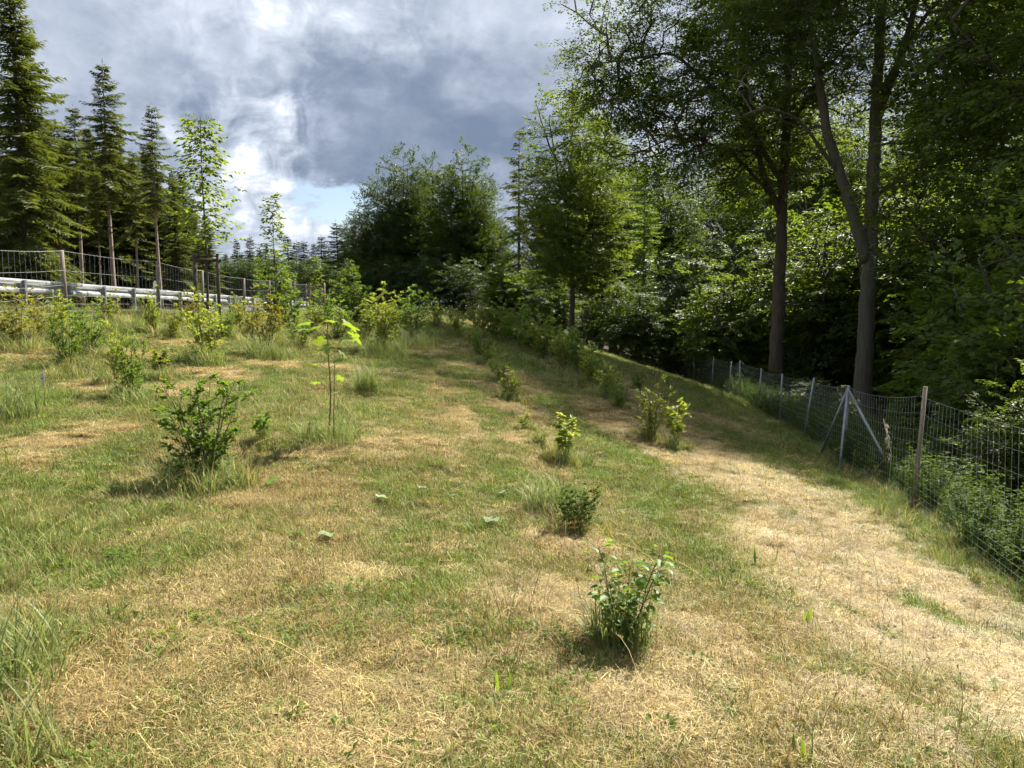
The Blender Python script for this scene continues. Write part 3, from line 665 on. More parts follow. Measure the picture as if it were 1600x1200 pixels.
# bushy young growth under the left wood
# --- far spruces behind the meadow
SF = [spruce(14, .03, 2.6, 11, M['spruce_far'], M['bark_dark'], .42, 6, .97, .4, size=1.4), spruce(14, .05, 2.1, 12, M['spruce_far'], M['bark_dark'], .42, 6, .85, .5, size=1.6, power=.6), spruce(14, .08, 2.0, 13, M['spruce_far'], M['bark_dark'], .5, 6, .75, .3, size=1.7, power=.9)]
for i, (px, top) in enumerate(((352, 396), (368, 372), (390, 368), (404, 384), (416, 382), (447, 366), (463, 376), (476, 374), (490, 380), (502, 369), (515, 385), (524, 345), (537, 347), (552, 352), (338, 402), (428, 388), (378, 392), (455, 392), (508, 392), (570, 350))):
    d = (100 if 518 < px < 580 else 128) + 14 * g.random(); x, y, z = at_dist(px, d, top); hh = top_h(d, top, z)
    plant('far_spruce', SF[(i * 7 // 3) % 3], (x, y, z), 'small dark spruce in the far wood edge left of the round trees', 'spruce', 'far spruces at the end of the meadow', g.random() * 6, (hh / 14 * (1.1 + .7 * g.random()),) * 2 + (hh / 14,))
for i in range(26):
    px = 300 + 330 * (i + .5) / 26; d = 150 + 25 * g.random(); x, y, z = at_dist(px, d); hh = top_h(d, 392 + 24 * g.random(), z)
    plant('far_spruce', SF[(i * 7 // 3) % 3], (x, y, z), 'small dark spruce in the far wood edge left of the round trees', 'spruce', 'far spruces at the end of the meadow', g.random() * 6, (hh / 14 * (1.5 + .8 * g.random()),) * 2 + (hh / 14,))

# --- round beeches in the middle
def round_tree(seed, h, rx, leafmat, bark, n=800, n_per=44, leaf=(.17, .11), low=.12, gap=.36, forks=3, spray=.75, flat=.6, r0=.22, upright=.0, shell=.55):
    g = np.random.default_rng(seed)
    ells = [(0, 0, h * .62, rx * .8, rx * .8, h * .37), (rx * .25, .1 * rx, h * .45, rx * .75, rx * .8, h * .27), (-rx * .3, -.1 * rx, h * .42, rx * .7, rx * .75, h * .26), (rx * .1, -.2 * rx, h * (low + .2), rx * .7, rx * .7, h * .18)]
    cen = ellipsoid_points(n, ells, g, shell, gap, .55, seed)
    paths = [([(0, 0, 0), (.1, 0, h * .2), (-.1, .1, h * .45), (.05, 0, h * .92)], r0, .02)]
    for k in range(forks + 3):
        a = k * 2.4 + seed; z0 = h * (.2 + .07 * k)
        paths.append(([(0, 0, z0), (rx * .35 * math.cos(a), rx * .35 * math.sin(a), z0 + h * .12), (rx * .6 * math.cos(a), rx * .6 * math.sin(a), min(h * .93, z0 + h * .34))], r0 * .5, .02))
    return decid(paths, cen, leafmat, bark, n_per, leaf, spray, flat, .1 - upright, seed, .010, 8)
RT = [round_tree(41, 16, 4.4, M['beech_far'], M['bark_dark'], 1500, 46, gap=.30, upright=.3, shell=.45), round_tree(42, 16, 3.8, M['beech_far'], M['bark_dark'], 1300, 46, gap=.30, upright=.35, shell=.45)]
for i, (px, d, top, v, wd, lab) in enumerate(((588, 77, 268, 0, .80, 'rounded beech, leftmost crown of the middle clump'), (630, 75, 232, 1, .95, 'tall beech, second crown from the left in the middle clump'), (676, 79, 240, 0, .85, 'beech in the heart of the middle clump'), (722, 73, 228, 1, 1.0, 'beech with upswept top, second from the right in the middle clump'), (752, 77, 262, 0, .75, 'beech forming the right shoulder of the middle clump'),
        (560, 84, 320, 0, .8, 'lower tree at the left foot of the middle clump'), (650, 90, 262, 0, 1.0, 'tree half hidden behind the middle clump'), (775, 82, 335, 0, .8, 'lower tree between the middle clump and the ragged spruce'), (960, 62, 235, 1, 1.0, 'dark tree filling the gap right of the olive-green tree'), (860, 66, 290, 0, .9, 'dark tree behind the olive-green tree'), (940, 74, 195, 1, .9, 'dark crown rising just right of the olive-green tree\'s top'), (1000, 76, 225, 0, .9, 'dark crown left of the arching beech, second right of the olive-green tree'), (1050, 78, 265, 1, 1.0, 'dark crown under the arching beech boughs'))):
    x, y, z = at_dist(px, d, top); hh = top_h(d, top, z); sc = hh / 16
    plant('beech_tree', RT[v], (x, y, z), lab, 'tree', 'dark clump of beeches in the middle', i * 1.3, (sc * wd, sc * wd, sc))
for i in range(12):
    px = 335 + 245 * (i + .5) / 12; d = 112 + 14 * g.random(); top = 396 + 22 * g.random(); x, y, z = at_dist(px, d, top); sc = top_h(d, top, z) / 16
    plant('beech_tree', RT[i % 2], (x, y, z), 'low leafy tree among the far spruces beyond the meadow', 'tree', 'leafy trees among the far spruces', i * 1.7, (sc * 1.3, sc * 1.3, sc))
# dense low growth at the foot of the clump
UB = [round_tree(51, 6, 2.6, M['understory'], M['bark_dark'], 420, 44, (.13, .085), .05, .30, 2, .5, .6, .09), round_tree(52, 6, 2.2, M['maple_leaf'], M['bark_dark'], 330, 40, (.16, .13), .05, .32, 2, .5, .5, .08), round_tree(53, 6, 2.8, M['beech_far'], M['bark_dark'], 420, 44, (.14, .09), .05, .28, 2, .55, .6, .09)]
for i, (px, d, top, v, wd) in enumerate(((560, 78, 400, 2, 1.1), (600, 72, 395, 2, 1.2), (640, 70, 400, 2, 1.2), (685, 68, 395, 2, 1.2), (725, 66, 400, 2, 1.1), (540, 84, 420, 2, .9))):
    x, y, z = at_dist(px, d, top); sc = top_h(d, top, z) / 6
    plant('hedge_bush', UB[v], (x, y, z), 'dark bush at the foot of the middle clump of beeches', 'bush', 'dark bushes under the middle clump', i * 2.1, (sc * wd, sc * wd, sc))
# --- trees right of the middle
x, y, z = at_dist(812, 58, 200); hh = top_h(58, 200, z)
plant('spruce_tree', spruce(hh, .10, 2.1, 61, M['spruce'], M['bark_dark'], .62, 6, .78, .8, size=1.5, power=.6), (x, y, z), 'ragged slim spruce with gaps and drooping boughs against the sky', 'spruce')
ash = round_tree(63, 16, 3.7, M['ash_leaf'], M['bark_oak'], 1700, 46, (.14, .075), .16, .33, 4, .62, .7, .17, .15)
x, y, z = at_dist(895, 46, 116); hh = top_h(46, 116, z)
plant('ash_tree', ash, (x, y, z), 'tall olive-green tree with upright open crown right of the ragged spruce', 'tree', None, .6, (hh / 16 * 1.15, hh / 16 * 1.15, hh / 16))
x, y, z = at_dist(1005, 56, 255); plant('spruce_tree', spruce(15, .3, 1.9, 64, M['shrub_d'], M['bark_spruce'], .35, 6, .95, .6), (x, y, z), 'brownish thin-crowned spruce just right of the tall olive-green tree', 'spruce', None, 0, top_h(56, 255, z) / 15)
for (px, d, top, v, wd, lab) in ((795, 56, 388, 1, 1.15, 'bright green bush below the ragged spruce'), (1035, 62, 398, 1, 1.0, 'sunlit yellow-green bush left of the thinner beech trunk'), (965, 50, 430, 0, 1.2, 'dark green bush between the olive-green tree and the sunlit bush'),
                                ( 860, 54, 420, 0, 1.3, 'dark bush at the foot of the olive-green tree'), (1110, 47, 430, 0, 1.1, 'dark bush right behind the far fence posts')):
    x, y, z = at_dist(px, d, top); sc = top_h(d, top, z) / 6
    plant('bush', UB[v], (x, y, z), lab, 'bush', 'bushes along the forest edge', px * .1, (sc * wd, sc * wd, sc))

# --- the two old beeches on the right
def old_beech(seed, limbs, ells, n, r0, h, knots=(), lean=(0, 0)):
    g = np.random.default_rng(seed); cen = ellipsoid_points(n, ells, g, .35, .39, .33, seed)
    trunk = ([(0, 0, 0), (lean[0] * .3, lean[1] * .3, h * .3), (lean[0] * .7, lean[1] * .7, h * .6), (lean[0], lean[1], h)], r0, .05)
    return decid([trunk] + limbs, cen, M['beech_leaf'], M['bark_beech'] if seed % 2 else M['bark_oak'], 62, (.112, .074), .8, .45, .22, seed, .011, 14, knots=knots)
# thinner one: forks at about 9 m, its crown arches far out over the meadow
x1, y1, z1 = at_dist(1213, 35)
t1 = old_beech(72, [([(0, 0, 8.6), (-.9, -.3, 10.2), (-2.0, -.8, 14), (-2.4, -.9, 20)], .17, .04), ([(0, 0, 10), (-2.2, -.6, 13), (-5.2, -1.2, 15.2), (-8.2, -1.6, 14.6)], .14, .03), ([(0, 0, 12), (2, .5, 15), (4.5, .8, 18)], .13, .03), ([(-.4, 0, 9.4), (-2.6, -1.4, 11), (-5.0, -2.6, 11.6), (-7.0, -3.2, 10.6)], .10, .02), ([(0, 0, 13), (-1, 2.5, 17), (-2, 4.5, 21)], .12, .03)],
    [(-4.2, -.8, 16, 5.8, 5.0, 6.0), (-3.0, -.6, 11.2, 4.6, 4.2, 2.6), (-7.2, -1.6, 13.6, 3.2, 3.2, 3.4), (.2, 1, 20.5, 5.6, 5.4, 7), (1.2, -.4, 13.5, 3.6, 3.8, 3.2)], 3000, .36, 26, lean=(.2, 0))
plant('beech_tree', t1, (x1, y1, z1), 'old beech with the thinner darker trunk, crown arching over the meadow', 'tree', 'two old beeches at the right fence')
x2, y2, z2 = at_dist(1352, 30)
t2 = old_beech(71, [([(-.1, 0, 6.6), (-.7, -.2, 8.2), (-2.0, -.5, 11.2), (-2.8, -.7, 15), (-3.6, -.8, 20)], .26, .05), ([(0, 0, 11.8), (1.2, .3, 15), (2.5, .5, 21)], .18, .04), ([(0, 0, 12.6), (.6, -2.2, 15), (1.4, -4.5, 16)], .12, .03), ([(0, 0, 9), (2.6, .6, 10.6), (5.6, 1, 10.8)], .09, .02), ([(-1.4, -.3, 9.8), (-3.5, -1.6, 11.6), (-5.5, -2.6, 11.8)], .09, .02)],
    [(.2, 0, 20.5, 6.2, 5.8, 7.0), (-3.6, -.8, 15.5, 3.8, 4.0, 4.6), (3.8, .4, 12.6, 4.0, 3.8, 3.6), (6.4, 1.5, 15, 3.6, 3.6, 4.6), (1.2, -2.6, 13.6, 3.6, 3.4, 2.6)], 3300, .385, 27, knots=[((-.1, -.36, 7.1), .11), ((-.02, -.32, 12.3), .13), ((-.12, -.35, 10.4), .08)])
plant('beech_tree', t2, (x2, y2, z2), 'old beech with the thick grey forked trunk and dark knot holes', 'tree', 'two old beeches at the right fence')

# --- the forest behind them
def forest_tree(seed, h, leafmat, n=1100):
    g = np.random.default_rng(seed)
    ells = [(0, 0, h * .66, 3.6, 3.6, h * .32), (.8, .6, h * .42, 3.4, 3.4, h * .2), (-.8, -.5, h * .3, 3.0, 3.0, h * .16)]
    cen = ellipsoid_points(n, ells, g, .4, .38, .4, seed)
    paths = [([(0, 0, 0), (.15, .1, h * .3), (-.1, 0, h * .6), (.1, .1, h * .95)], .2, .03)]
    for k in range(6):
        a = k * 2.4 + seed; z0 = h * (.22 + .09 * k); paths.append(([(0, 0, z0), (1.2 * math.cos(a), 1.2 * math.sin(a), z0 + 1.2), (2.6 * math.cos(a), 2.6 * math.sin(a), z0 + 2.4)], .08, .02))
    return decid(paths, cen, leafmat, M['bark_oak'], 42, (.15, .10), .8, .45, .15, seed, .010, 8)
FT = [forest_tree(81, 20, M['understory'], 1200), forest_tree(82, 20, M['beech_leaf']), SP[0], SP[3]]
g = np.random.default_rng(88); k = 0
spots = []
for row, (d0, n, p0, p1) in enumerate(((58, 10, 1075, 1850), (74, 13, 930, 1800), (92, 16, 830, 1750))):
    for i in range(n):
        px = p0 + (p1 - p0) * (i + .5 + .5 * (g.random() - .5)) / n; spots.append((px, d0 + 7 * (g.random() - .5), row))
for px, d, row in spots:
    x, y, z = at_dist(px, d); v = int(g.choice([0, 0, 1, 1, 2, 3])); 
    H = {0: 24, 1: 26, 2: 28}[row] * (.9 + .25 * g.random())
    if px < 1120: H = min(H, top_h(d, 250 + 130 * g.random() + max(0, 1000 - px) * .3, z))
    s = H / (20 if v < 2 else 18); ws = max(s, .7) * (1.0 if v < 2 else 1.3)
    plant('forest_tree' if v < 2 else 'spruce_tree', FT[v], (x, y, z), 'leafy tree deep in the forest behind the two old beeches' if v < 2 else 'dark spruce deep in the forest behind the two old beeches', 'tree' if v < 2 else 'spruce',
          'leafy trees deep in the right forest' if v < 2 else 'spruces deep in the right forest', g.random() * 6, (ws, ws, s))
# understory between fence and trunks
und = [(1105, 52, 450, 0), (1130, 44, 430, 0), (1190, 34, 570, 0), (1275, 27, 590, 0), (1275, 24, 620, 0), (1500, 20, 540, 1), (1290, 37, 330, 0), (1475, 33, 330, 1), (1600, 27, 300, 0), (1680, 24, 260, 0), (1460, 18, 560, 1), (1535, 18, 430, 1), (1600, 16, 370, 1), (1640, 14, 400, 1), (1680, 16, 250, 0), (1560, 13.5, 540, 1), (1500, 15, 560, 0),
       (1150, 40, 380, 0), (1090, 50, 360, 2), (1260, 42, 300, 0), (1380, 37, 310, 0), (1640, 11, 560, 0), (1700, 20, 200, 0), (1000, 45, 440, 2), (1060, 62, 470, 0), (925, 56, 470, 2), (1760, 13, 400, 1), (1420, 35, 250, 0), (1540, 34, 180, 1), (1200, 50, 300, 2), (1620, 30, 120, 0), (1420, 40, 430, 1), (1300, 45, 450, 2), (1180, 44, 480, 2), (1410, 24, 625, 0)]
UV = UB[:2] + [UB[2]]
for i, (px, d, top, v) in enumerate(und):
    x, y, z = at_dist(px, d, top); sc = top_h(d, top, z) / 6; ws = min(max(sc, .5), 1.5) * (1.1 if d > 20 else .9)
    zone = 0 if px < 1230 else 1 if px < 1450 else 2 if v == 1 else 3
    lab = ('leafy undergrowth left of the thinner beech trunk', 'leafy undergrowth between and just behind the two beech trunks', 'large-leaved maple undergrowth right of the thick grey trunk', 'small-leaved undergrowth filling the right edge of the forest')[zone]
    t = plant('forest_shrub', UV[v], (x, y, z), lab, 'undergrowth', ('undergrowth left of the trunks', 'undergrowth between the trunks', 'maple undergrowth at right', 'small-leaved undergrowth at right')[zone], i * 1.9, (ws, ws, sc))
for i, (x, y, hh) in enumerate(((11.5, 9.5, 12),)):  # added tree, out of view, continues the forest edge to shade the near fence
    plant('forest_tree', FT[i % 2], (x, y, h1(x, y)), 'unseen tree added beyond the right picture edge to shade the fence corner', 'tree', None, i * 2.2, (.85, .85, hh / 20))
x, y, z = at_dist(1600, 24)
plant('forest_tree', FT[1], (x, y, z), 'tree whose dark trunk stands at the right picture edge', 'tree', None, 2.0, (1.15, 1.15, 1.15))

# ------------------------------------------------------------------ guardrail beside the road
def guardrail():
    ys = np.linspace(9, 60, 60); xs = np.interp(ys, [5, 17, 38, 60], [-10.6, -11.0, -12.6, -15.6])
    ys2 = ys; zs = np.interp(ys, [5, 17, 23, 38, 60], [1.52, 1.42, 1.35, 1.17, 1.0])
    t = thing('guardrail', (xs[0], ys[0], float(zs[0])), 'long galvanised steel guardrail on posts along the road at left', 'guardrail')
    off = np.array(t.location)
    # W-shaped beam: across the road (u) and height (v)
    prof = [(-.04, .75), (.035, .735), (.045, .70), (.04, .655), (-.035, .615), (-.035, .565), (.04, .525), (.045, .48), (.035, .445), (-.04, .43)]
    mb = MB(); k = len(prof); V = []
    for x, y, z in zip(xs, ys, zs):
        for u, v in prof: V.append((x + u, y, z + v))
    V = np.array(V) - off; th = V.copy(); th[:, 0] -= .006
    i = np.arange(len(ys) - 1)[:, None, None] * k; j = np.arange(k - 1)[None, :, None]
    Q = np.concatenate([i + j, i + j + 1, i + k + j + 1, i + k + j], 2).reshape(-1, 4)
    mb.add(V, None, Q); mb.add(th, None, Q[:, ::-1]); obj('rail', mb.mesh('rail', M['rail_zinc'], False), t)
    pm = MB(); box(pm, (0, 0, .30), (.035, .006, .42)); box(pm, (.03, 0, .30), (.006, .03, .42)); box(pm, (-.03, 0, .30), (.006, .03, .42)); box(pm, (-.055, 0, .6), (.03, .05, .06)); pme = pm.mesh('post', M['zinc'])
    y = 9.5
    while y < 58:
        x = float(np.interp(y, ys, xs)); z = float(np.interp(y, ys, zs)); obj('post', pme, t, np.array((x + .09, y, z)) - off); y += 2.0
guardrail()
# small white roadside marker behind the rail
def marker():
    x, y, z = at_dist(264, 30); z = 1.15
    t = thing('roadside_marker', (x - .4, y, z), 'small white roadside marker behind the guardrail', 'marker')
    mb = MB(); box(mb, (0, 0, .5), (.05, .025, .5)); obj('post', mb.mesh('post', M['white']), t)
    mb = MB(); V = [(-.11, 0, 1.0), (.11, 0, 1.0), (.11, 0, 1.25), (.05, 0, 1.34), (-.05, 0, 1.34), (-.11, 0, 1.25)]; V = np.array(V + [(a, .02, c) for a, b, c in V]); n = 6
    mb.add(V, [(0, q, q + 1) for q in range(1, 5)] + [(6, 7 + q, 6 + q) for q in range(1, 5)], [(q, (q + 1) % 6, 6 + (q + 1) % 6, 6 + q) for q in range(6)]); obj('plate', mb.mesh('plate', M['white']), t)
marker()

# ------------------------------------------------------------------ fences
def netting(mb, a, b, ha, hb, rows, vstep, r=.0022, sag=.0):
    a, b = np.array(a, float), np.array(b, float); L = np.linalg.norm((b - a)[:2]); n = max(2, int(L / vstep)); ts = np.linspace(0, 1, n + 1); g = np.random.default_rng(int(L * 100))
    def pt(t, f):
        t = np.asarray(t); p = a + (b - a) * t[:, None]; h = ha + (hb - ha) * t; p[:, 2] += h * f - sag * 4 * t * (1 - t) * f; p[:, 0] += .012 * np.sin(t * 9 + f * 5); p[:, 1] += .012 * np.sin(t * 7 + f * 3); return p
    for f in rows: tube(mb, pt(np.linspace(0, 1, max(4, int(L / .5))), f), r * (1.5 if f == rows[-1] else 1), 3, False)
    for t in ts[1:-1]: tube(mb, pt(np.full(3, t) + (g.random(3) - .5) * .004, np.array([rows[0], .5, rows[-1]])), r * .85, 3, False)
ROWS = [.02, .07, .12, .17, .225, .28, .345, .415, .5, .6, .71, .85, .99]
def left_fence():
    spec = [(-8.9, 9.2, 1.55), (-9.35, 13, 1.5), (-9.75, 17, 1.5), (-9.75, 21.4, 1.5), (-9.95, 25, 1.5), (-10.0, 29, 1.5), (-10.3, 33, 1.5), (-10.8, 38, 1.5), (-11.6, 44, 1.5), (-12.5, 51, 1.5)]
    P = [np.array((x, y, h1(x, y))) for x, y, h in spec]
    t = thing('left_wire_fence'.replace('left_', ''), P[0], 'tall wire game fence on thin posts in front of the guardrail', 'fence'); o = P[0]
    pm = MB(); tube(pm, [(0, 0, -.25), (0, 0, .8), (0, 0, 1.5)], [.045, .043, .04], 8); pme = pm.mesh('post', M['stake'], True)
    for i, p in enumerate(P):
        q = obj('post', pme, t, p - o); q.rotation_euler = (.02 * math.sin(i * 2.2), .03 * math.sin(i * 1.3), i)
    for a, b in zip(P[:-1], P[1:]):
        mb = MB(); netting(mb, a - o, b - o, 1.5, 1.5, ROWS[::2], .2, .0024, .04); tag(obj('wire_netting', mb.mesh('wire_netting', M['wire']), t), kind='stuff')
left_fence()
def right_fence():
    spec = [(3.3, 2.2, 1.5), (5.25, 9.9, 1.62), (6.25, 14.3, 1.62), (7.1, 18.6, 1.5), (7.75, 22.2, 1.5), (8.35, 26.0, 1.45), (8.75, 29.5, 1.5), (9.3, 33, 1.45), (9.6, 37, 1.5), (9.9, 42, 1.5), (10.3, 48, 1.45), (10.7, 55, 1.5), (11.0, 61, 1.5), (11.3, 68, 1.5)]
    P = [np.array((x, y, h1(x, y))) for x, y, h in spec]; Hs = [s[2] for s in spec]; o = P[1]
    t = thing('wire_fence', o, 'wire game fence running down the forest edge at right', 'fence', rotz=0)
    pm = MB(); tube(pm, [(0, 0, -.25), (0, 0, .8), (0, 0, 1.66)], [.028, .027, .026], 10); pw = pm.mesh('post', M['stake'], True)
    pm = MB(); tube(pm, [(0, 0, -.25), (0, 0, .8), (0, 0, 1.55)], [.027, .026, .026], 8); pz = pm.mesh('post', M['zinc'], True)
    for i, p in enumerate(P):
        q = obj('post', pw if i == 1 else pz, t, p - o); q.rotation_euler = ((.03, 0, .02, .0, .02)[i % 5], (.05, .045, .0, .13, .02, .03, -.02)[i % 7], 0)
    # braced post: two struts meet at the head of the third post
    c = P[2] - o
    for dx, dy, tip in ((-.42, -.75, 1.5), (.42, -1.5, 1.5), (-.15, .9, 1.5)):
        mb = MB(); f = np.array((c[0] + dx, c[1] + dy, 0)); f[2] = h1(*(f + o)[:2]) - o[2] - .1
        tube(mb, [f, (f + c + [0, 0, tip]) / 2, c + [0, 0, tip]], .026, 8); obj('strut', mb.mesh('strut', M['zinc'], True), t)
    for i, (a, b) in enumerate(zip(P[:-1], P[1:])):
        mb = MB(); netting(mb, a - o, b - o, 1.55, 1.55, ROWS, .15, .0017 if i < 2 else .0022, .08); tag(obj('wire_netting', mb.mesh('wire_netting', M['wire']), t), kind='stuff')
right_fence()

# ------------------------------------------------------------------ staked young trees
def staked(px, d, hs, side, rotz, label, mat, dark=False):
    x, y, z = at_dist(px, d); t = thing('tree_stakes', (x, y, z), label, 'tree stakes', 'stake frames round the planted trees', rotz)
    c = [(-side, -side), (side, -side), (side, side), (-side, side)][:4]
    for a, b in c:
        mb = MB(); tube(mb, [(0, 0, -.3), (0, 0, hs * .5), (.01, 0, hs)], [.048, .046, .044], 9); obj('stake', mb.mesh('stake', mat, True), t, (a, b, 0))
    for k in range(4):
        a, b = np.array(c[k]), np.array(c[(k + 1) % 4]); dv = (b - a) / np.linalg.norm(b - a); mb = MB()
        zt = hs - .07 - (.0 if k % 2 else .10); pr = [np.r_[a - dv * .1, zt], np.r_[(a + b) / 2, zt], np.r_[b + dv * .1, zt]]
        tube(mb, pr, .034, 6); obj('crossbar', mb.mesh('crossbar', mat, True), t)
    return x, y, z
x, y, z = staked(328, 22, 1.78, .30, .35, 'dark wooden stake frame round the tall young tree by the left fence', M['stake_dark'])
g = np.random.default_rng(91); cen = []
for k in range(19):   # tiers of short branches
    zz_ = 2.1 + 3.5 * k / 19; L = 1.05 * (1 - .62 * (k / 19)) * (.6 + .7 * g.random())
    for b in range(4):
        a = k * 2.4 + b * 1.57 + g.random() * .6
        for q in (.3, .65, 1.0): cen.append((L * q * math.cos(a), L * q * math.sin(a), zz_ + .22 * q * L + .05 * g.random()))
yl = decid([([(0, 0, 0), (.02, 0, 2), (-.03, .02, 4), (0, 0, 5.6)], .045, .008)], np.array(cen), M['young_lime'], M['bark_dark'], 8, (.125, .08), .24, .5, .3, 91, .004, 7, leaf8, .03)
plant('young_tree', yl, (x, y, z), 'tall young tree with tiered leafy branches inside the dark stake frame', 'tree', 'planted trees in stake frames')
mb = MB(); tube(mb, [(-.30, 0, 0), (0, 0, .02), (.30, 0, 0)], .018, 6); tag(obj('tree_tie', mb.mesh('tree_tie', M['redband'], True), None, (x, y, z + 1.6), .35), 'reddish tie holding the tall young tree to its dark stakes', 'tie')
x, y, z = staked(446, 36, 1.75, .38, .5, 'pale stake frame standing behind the reddish bush in the middle distance', M['stake'])
cen = np.array([(.9 * (1 - k / 40 * .8) * (.3 + .7 * g.random()) * math.cos(k * 2.4), .9 * (1 - k / 40 * .8) * math.sin(k * 2.4) * (.3 + .7 * g.random()), 1.6 + 3.9 * k / 40 + .2 * g.random()) for k in range(40) for q in range(3)])
yt = decid([([(0, 0, 0), (.03, 0, 2.5), (0, 0, 5.4)], .04, .006)], cen, M['young_lime'], M['bark_dark'], 12, (.15, .10), .28, .6, .1, 92, .004, 6)
plant('young_tree', yt, (x - .5, y + .2, z), 'slim young tree with a narrow pointed crown in the pale stake frame', 'tree', 'planted trees in stake frames', 0, .98)
x, y, z = staked(497, 44, 1.55, .40, .2, 'small pale stake frame with flat top bar in front of the far spruces', M['stake'])
plant('young_tree', yt, (x, y, z), 'small staked tree half hidden before the far spruces', 'tree', 'planted trees in stake frames', 2.0, .55)
x, y, z = staked(530, 52, 1.5, .45, .6, 'farthest pale stake frame beside the bright little tree', M['stake'])
plant('young_tree', UB[1], (x + .6, y + .3, z), 'bright yellow-green little tree at the left foot of the middle clump', 'tree', 'planted trees in stake frames', 1.0, (.42, .42, .62))

# ------------------------------------------------------------------ planted saplings, shrubs and tussocks
def shrub_mesh(seed, h, spread, stems, leaves, leaf, mat, fine=False, top=.0, grass=0):
    g = np.random.default_rng(seed); st = MB(); lf = MB(); pos = []; dirs = []
    for s in range(stems):
        a = g.random() * 6.283; rb = .04 * spread + .03 * g.random(); H = h * (.6 + .4 * g.random()) if s else h
        tipr = spread * (.25 + .75 * g.random()) * (.5 if s == 0 else 1)
        k = np.linspace(0, 1, 6); P = np.c_[rb * math.cos(a) + tipr * np.cos(a + .4 * k) * k ** 1.3, rb * math.sin(a) + tipr * np.sin(a + .4 * k) * k ** 1.3, H * k]; P[1:-1, :2] += (g.random((4, 2)) - .5) * .035 * h
        P[0, 2] = -.05
        tube(st, P, np.linspace(.0045 + .004 * h, .0018, 6), 5, False)
        nb = max(3, int(5 * h / .5))
        for b in range(nb):
            lo = .25 + top if top >= 0 else .06; t = lo + (1 - lo) * (b + g.random()) / nb; p = np.array([np.interp(t, k, P[:, i]) for i in range(3)]); az = g.random() * 6.283; bl = spread * (.30 + .45 * g.random()) * (1.15 - .7 * t)
            e = p + np.array([bl * math.cos(az), bl * math.sin(az), bl * (.5 + .5 * g.random())]); tube(st, [p, (p + e) / 2 - [0, 0, .06 * bl], e], [.0028, .002, .0012], 3, False)
            m = max(2, leaves // (stems * nb)); tt = .25 + .8 * g.random(m); q = p + (e - p) * tt[:, None]; pos.append(q); da = (e - p) / max(bl, .01)
            dirs.append(da * (.4 + .4 * g.random((m, 1))) + (g.random((m, 3)) - .5) * 1.7)
    C = np.concatenate(pos); D = np.concatenate(dirs); n = len(C); D[:, 2] = D[:, 2] * .6 + .05
    N = np.tile([0, 0, 1.], (n, 1)) + (g.random((n, 3)) - .5) * 1.0; s = .6 + .7 * g.random(n)
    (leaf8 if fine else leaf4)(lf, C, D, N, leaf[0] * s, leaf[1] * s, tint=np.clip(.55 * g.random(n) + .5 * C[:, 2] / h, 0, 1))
    return st.mesh('stems', M['twig'], True), lf.mesh('leaves', mat)
PR = {}; FEET = []
def proto(key, *a, **k):
    if key not in PR: PR[key] = shrub_mesh(*a, **k)
    return PR[key]
def shrub(kind, px, py, h, label, group=None, seed=0, wide=1.0):
    x, y, z = ground(px, py); v = seed % 2; z -= .07 * h; h = h * (1.2 if 'far row' in label else 1) * (1 + (.12 if px < 400 and py < 545 else .4) * float(sstep(y, 7, 12)))
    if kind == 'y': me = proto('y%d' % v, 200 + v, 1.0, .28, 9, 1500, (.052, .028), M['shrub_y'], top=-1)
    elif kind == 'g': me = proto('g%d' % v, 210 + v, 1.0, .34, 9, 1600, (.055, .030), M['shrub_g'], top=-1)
    elif kind == 'd': me = proto('d%d' % v, 220 + v, 1.0, .34, 13, 3200, (.045, .027), M['shrub_d'], top=-1)
    elif kind == 'r': me = proto('r%d' % v, 230 + v, 1.0, .32, 8, 1200, (.05, .028), M['shrub_r'])
    elif kind == 's': me = proto('s%d' % v, 240 + v, 1.0, .20, 4, 420, (.10, .05), M['shrub_y'], fine=True, top=.15)
    else: me = proto('t%d' % v, 250 + v, 1.0, .40, 5, 110, (.22, .12), M['shrub_g'], fine=True)
    FEET.append((x, y, h * wide))
    return plant('planted_shrub', me, (x, y, z + .03), label, 'shrub', group, px * .37, (h * wide, h * wide, h), ('stems', 'leaves'))
GR = 'planted saplings and shrubs'
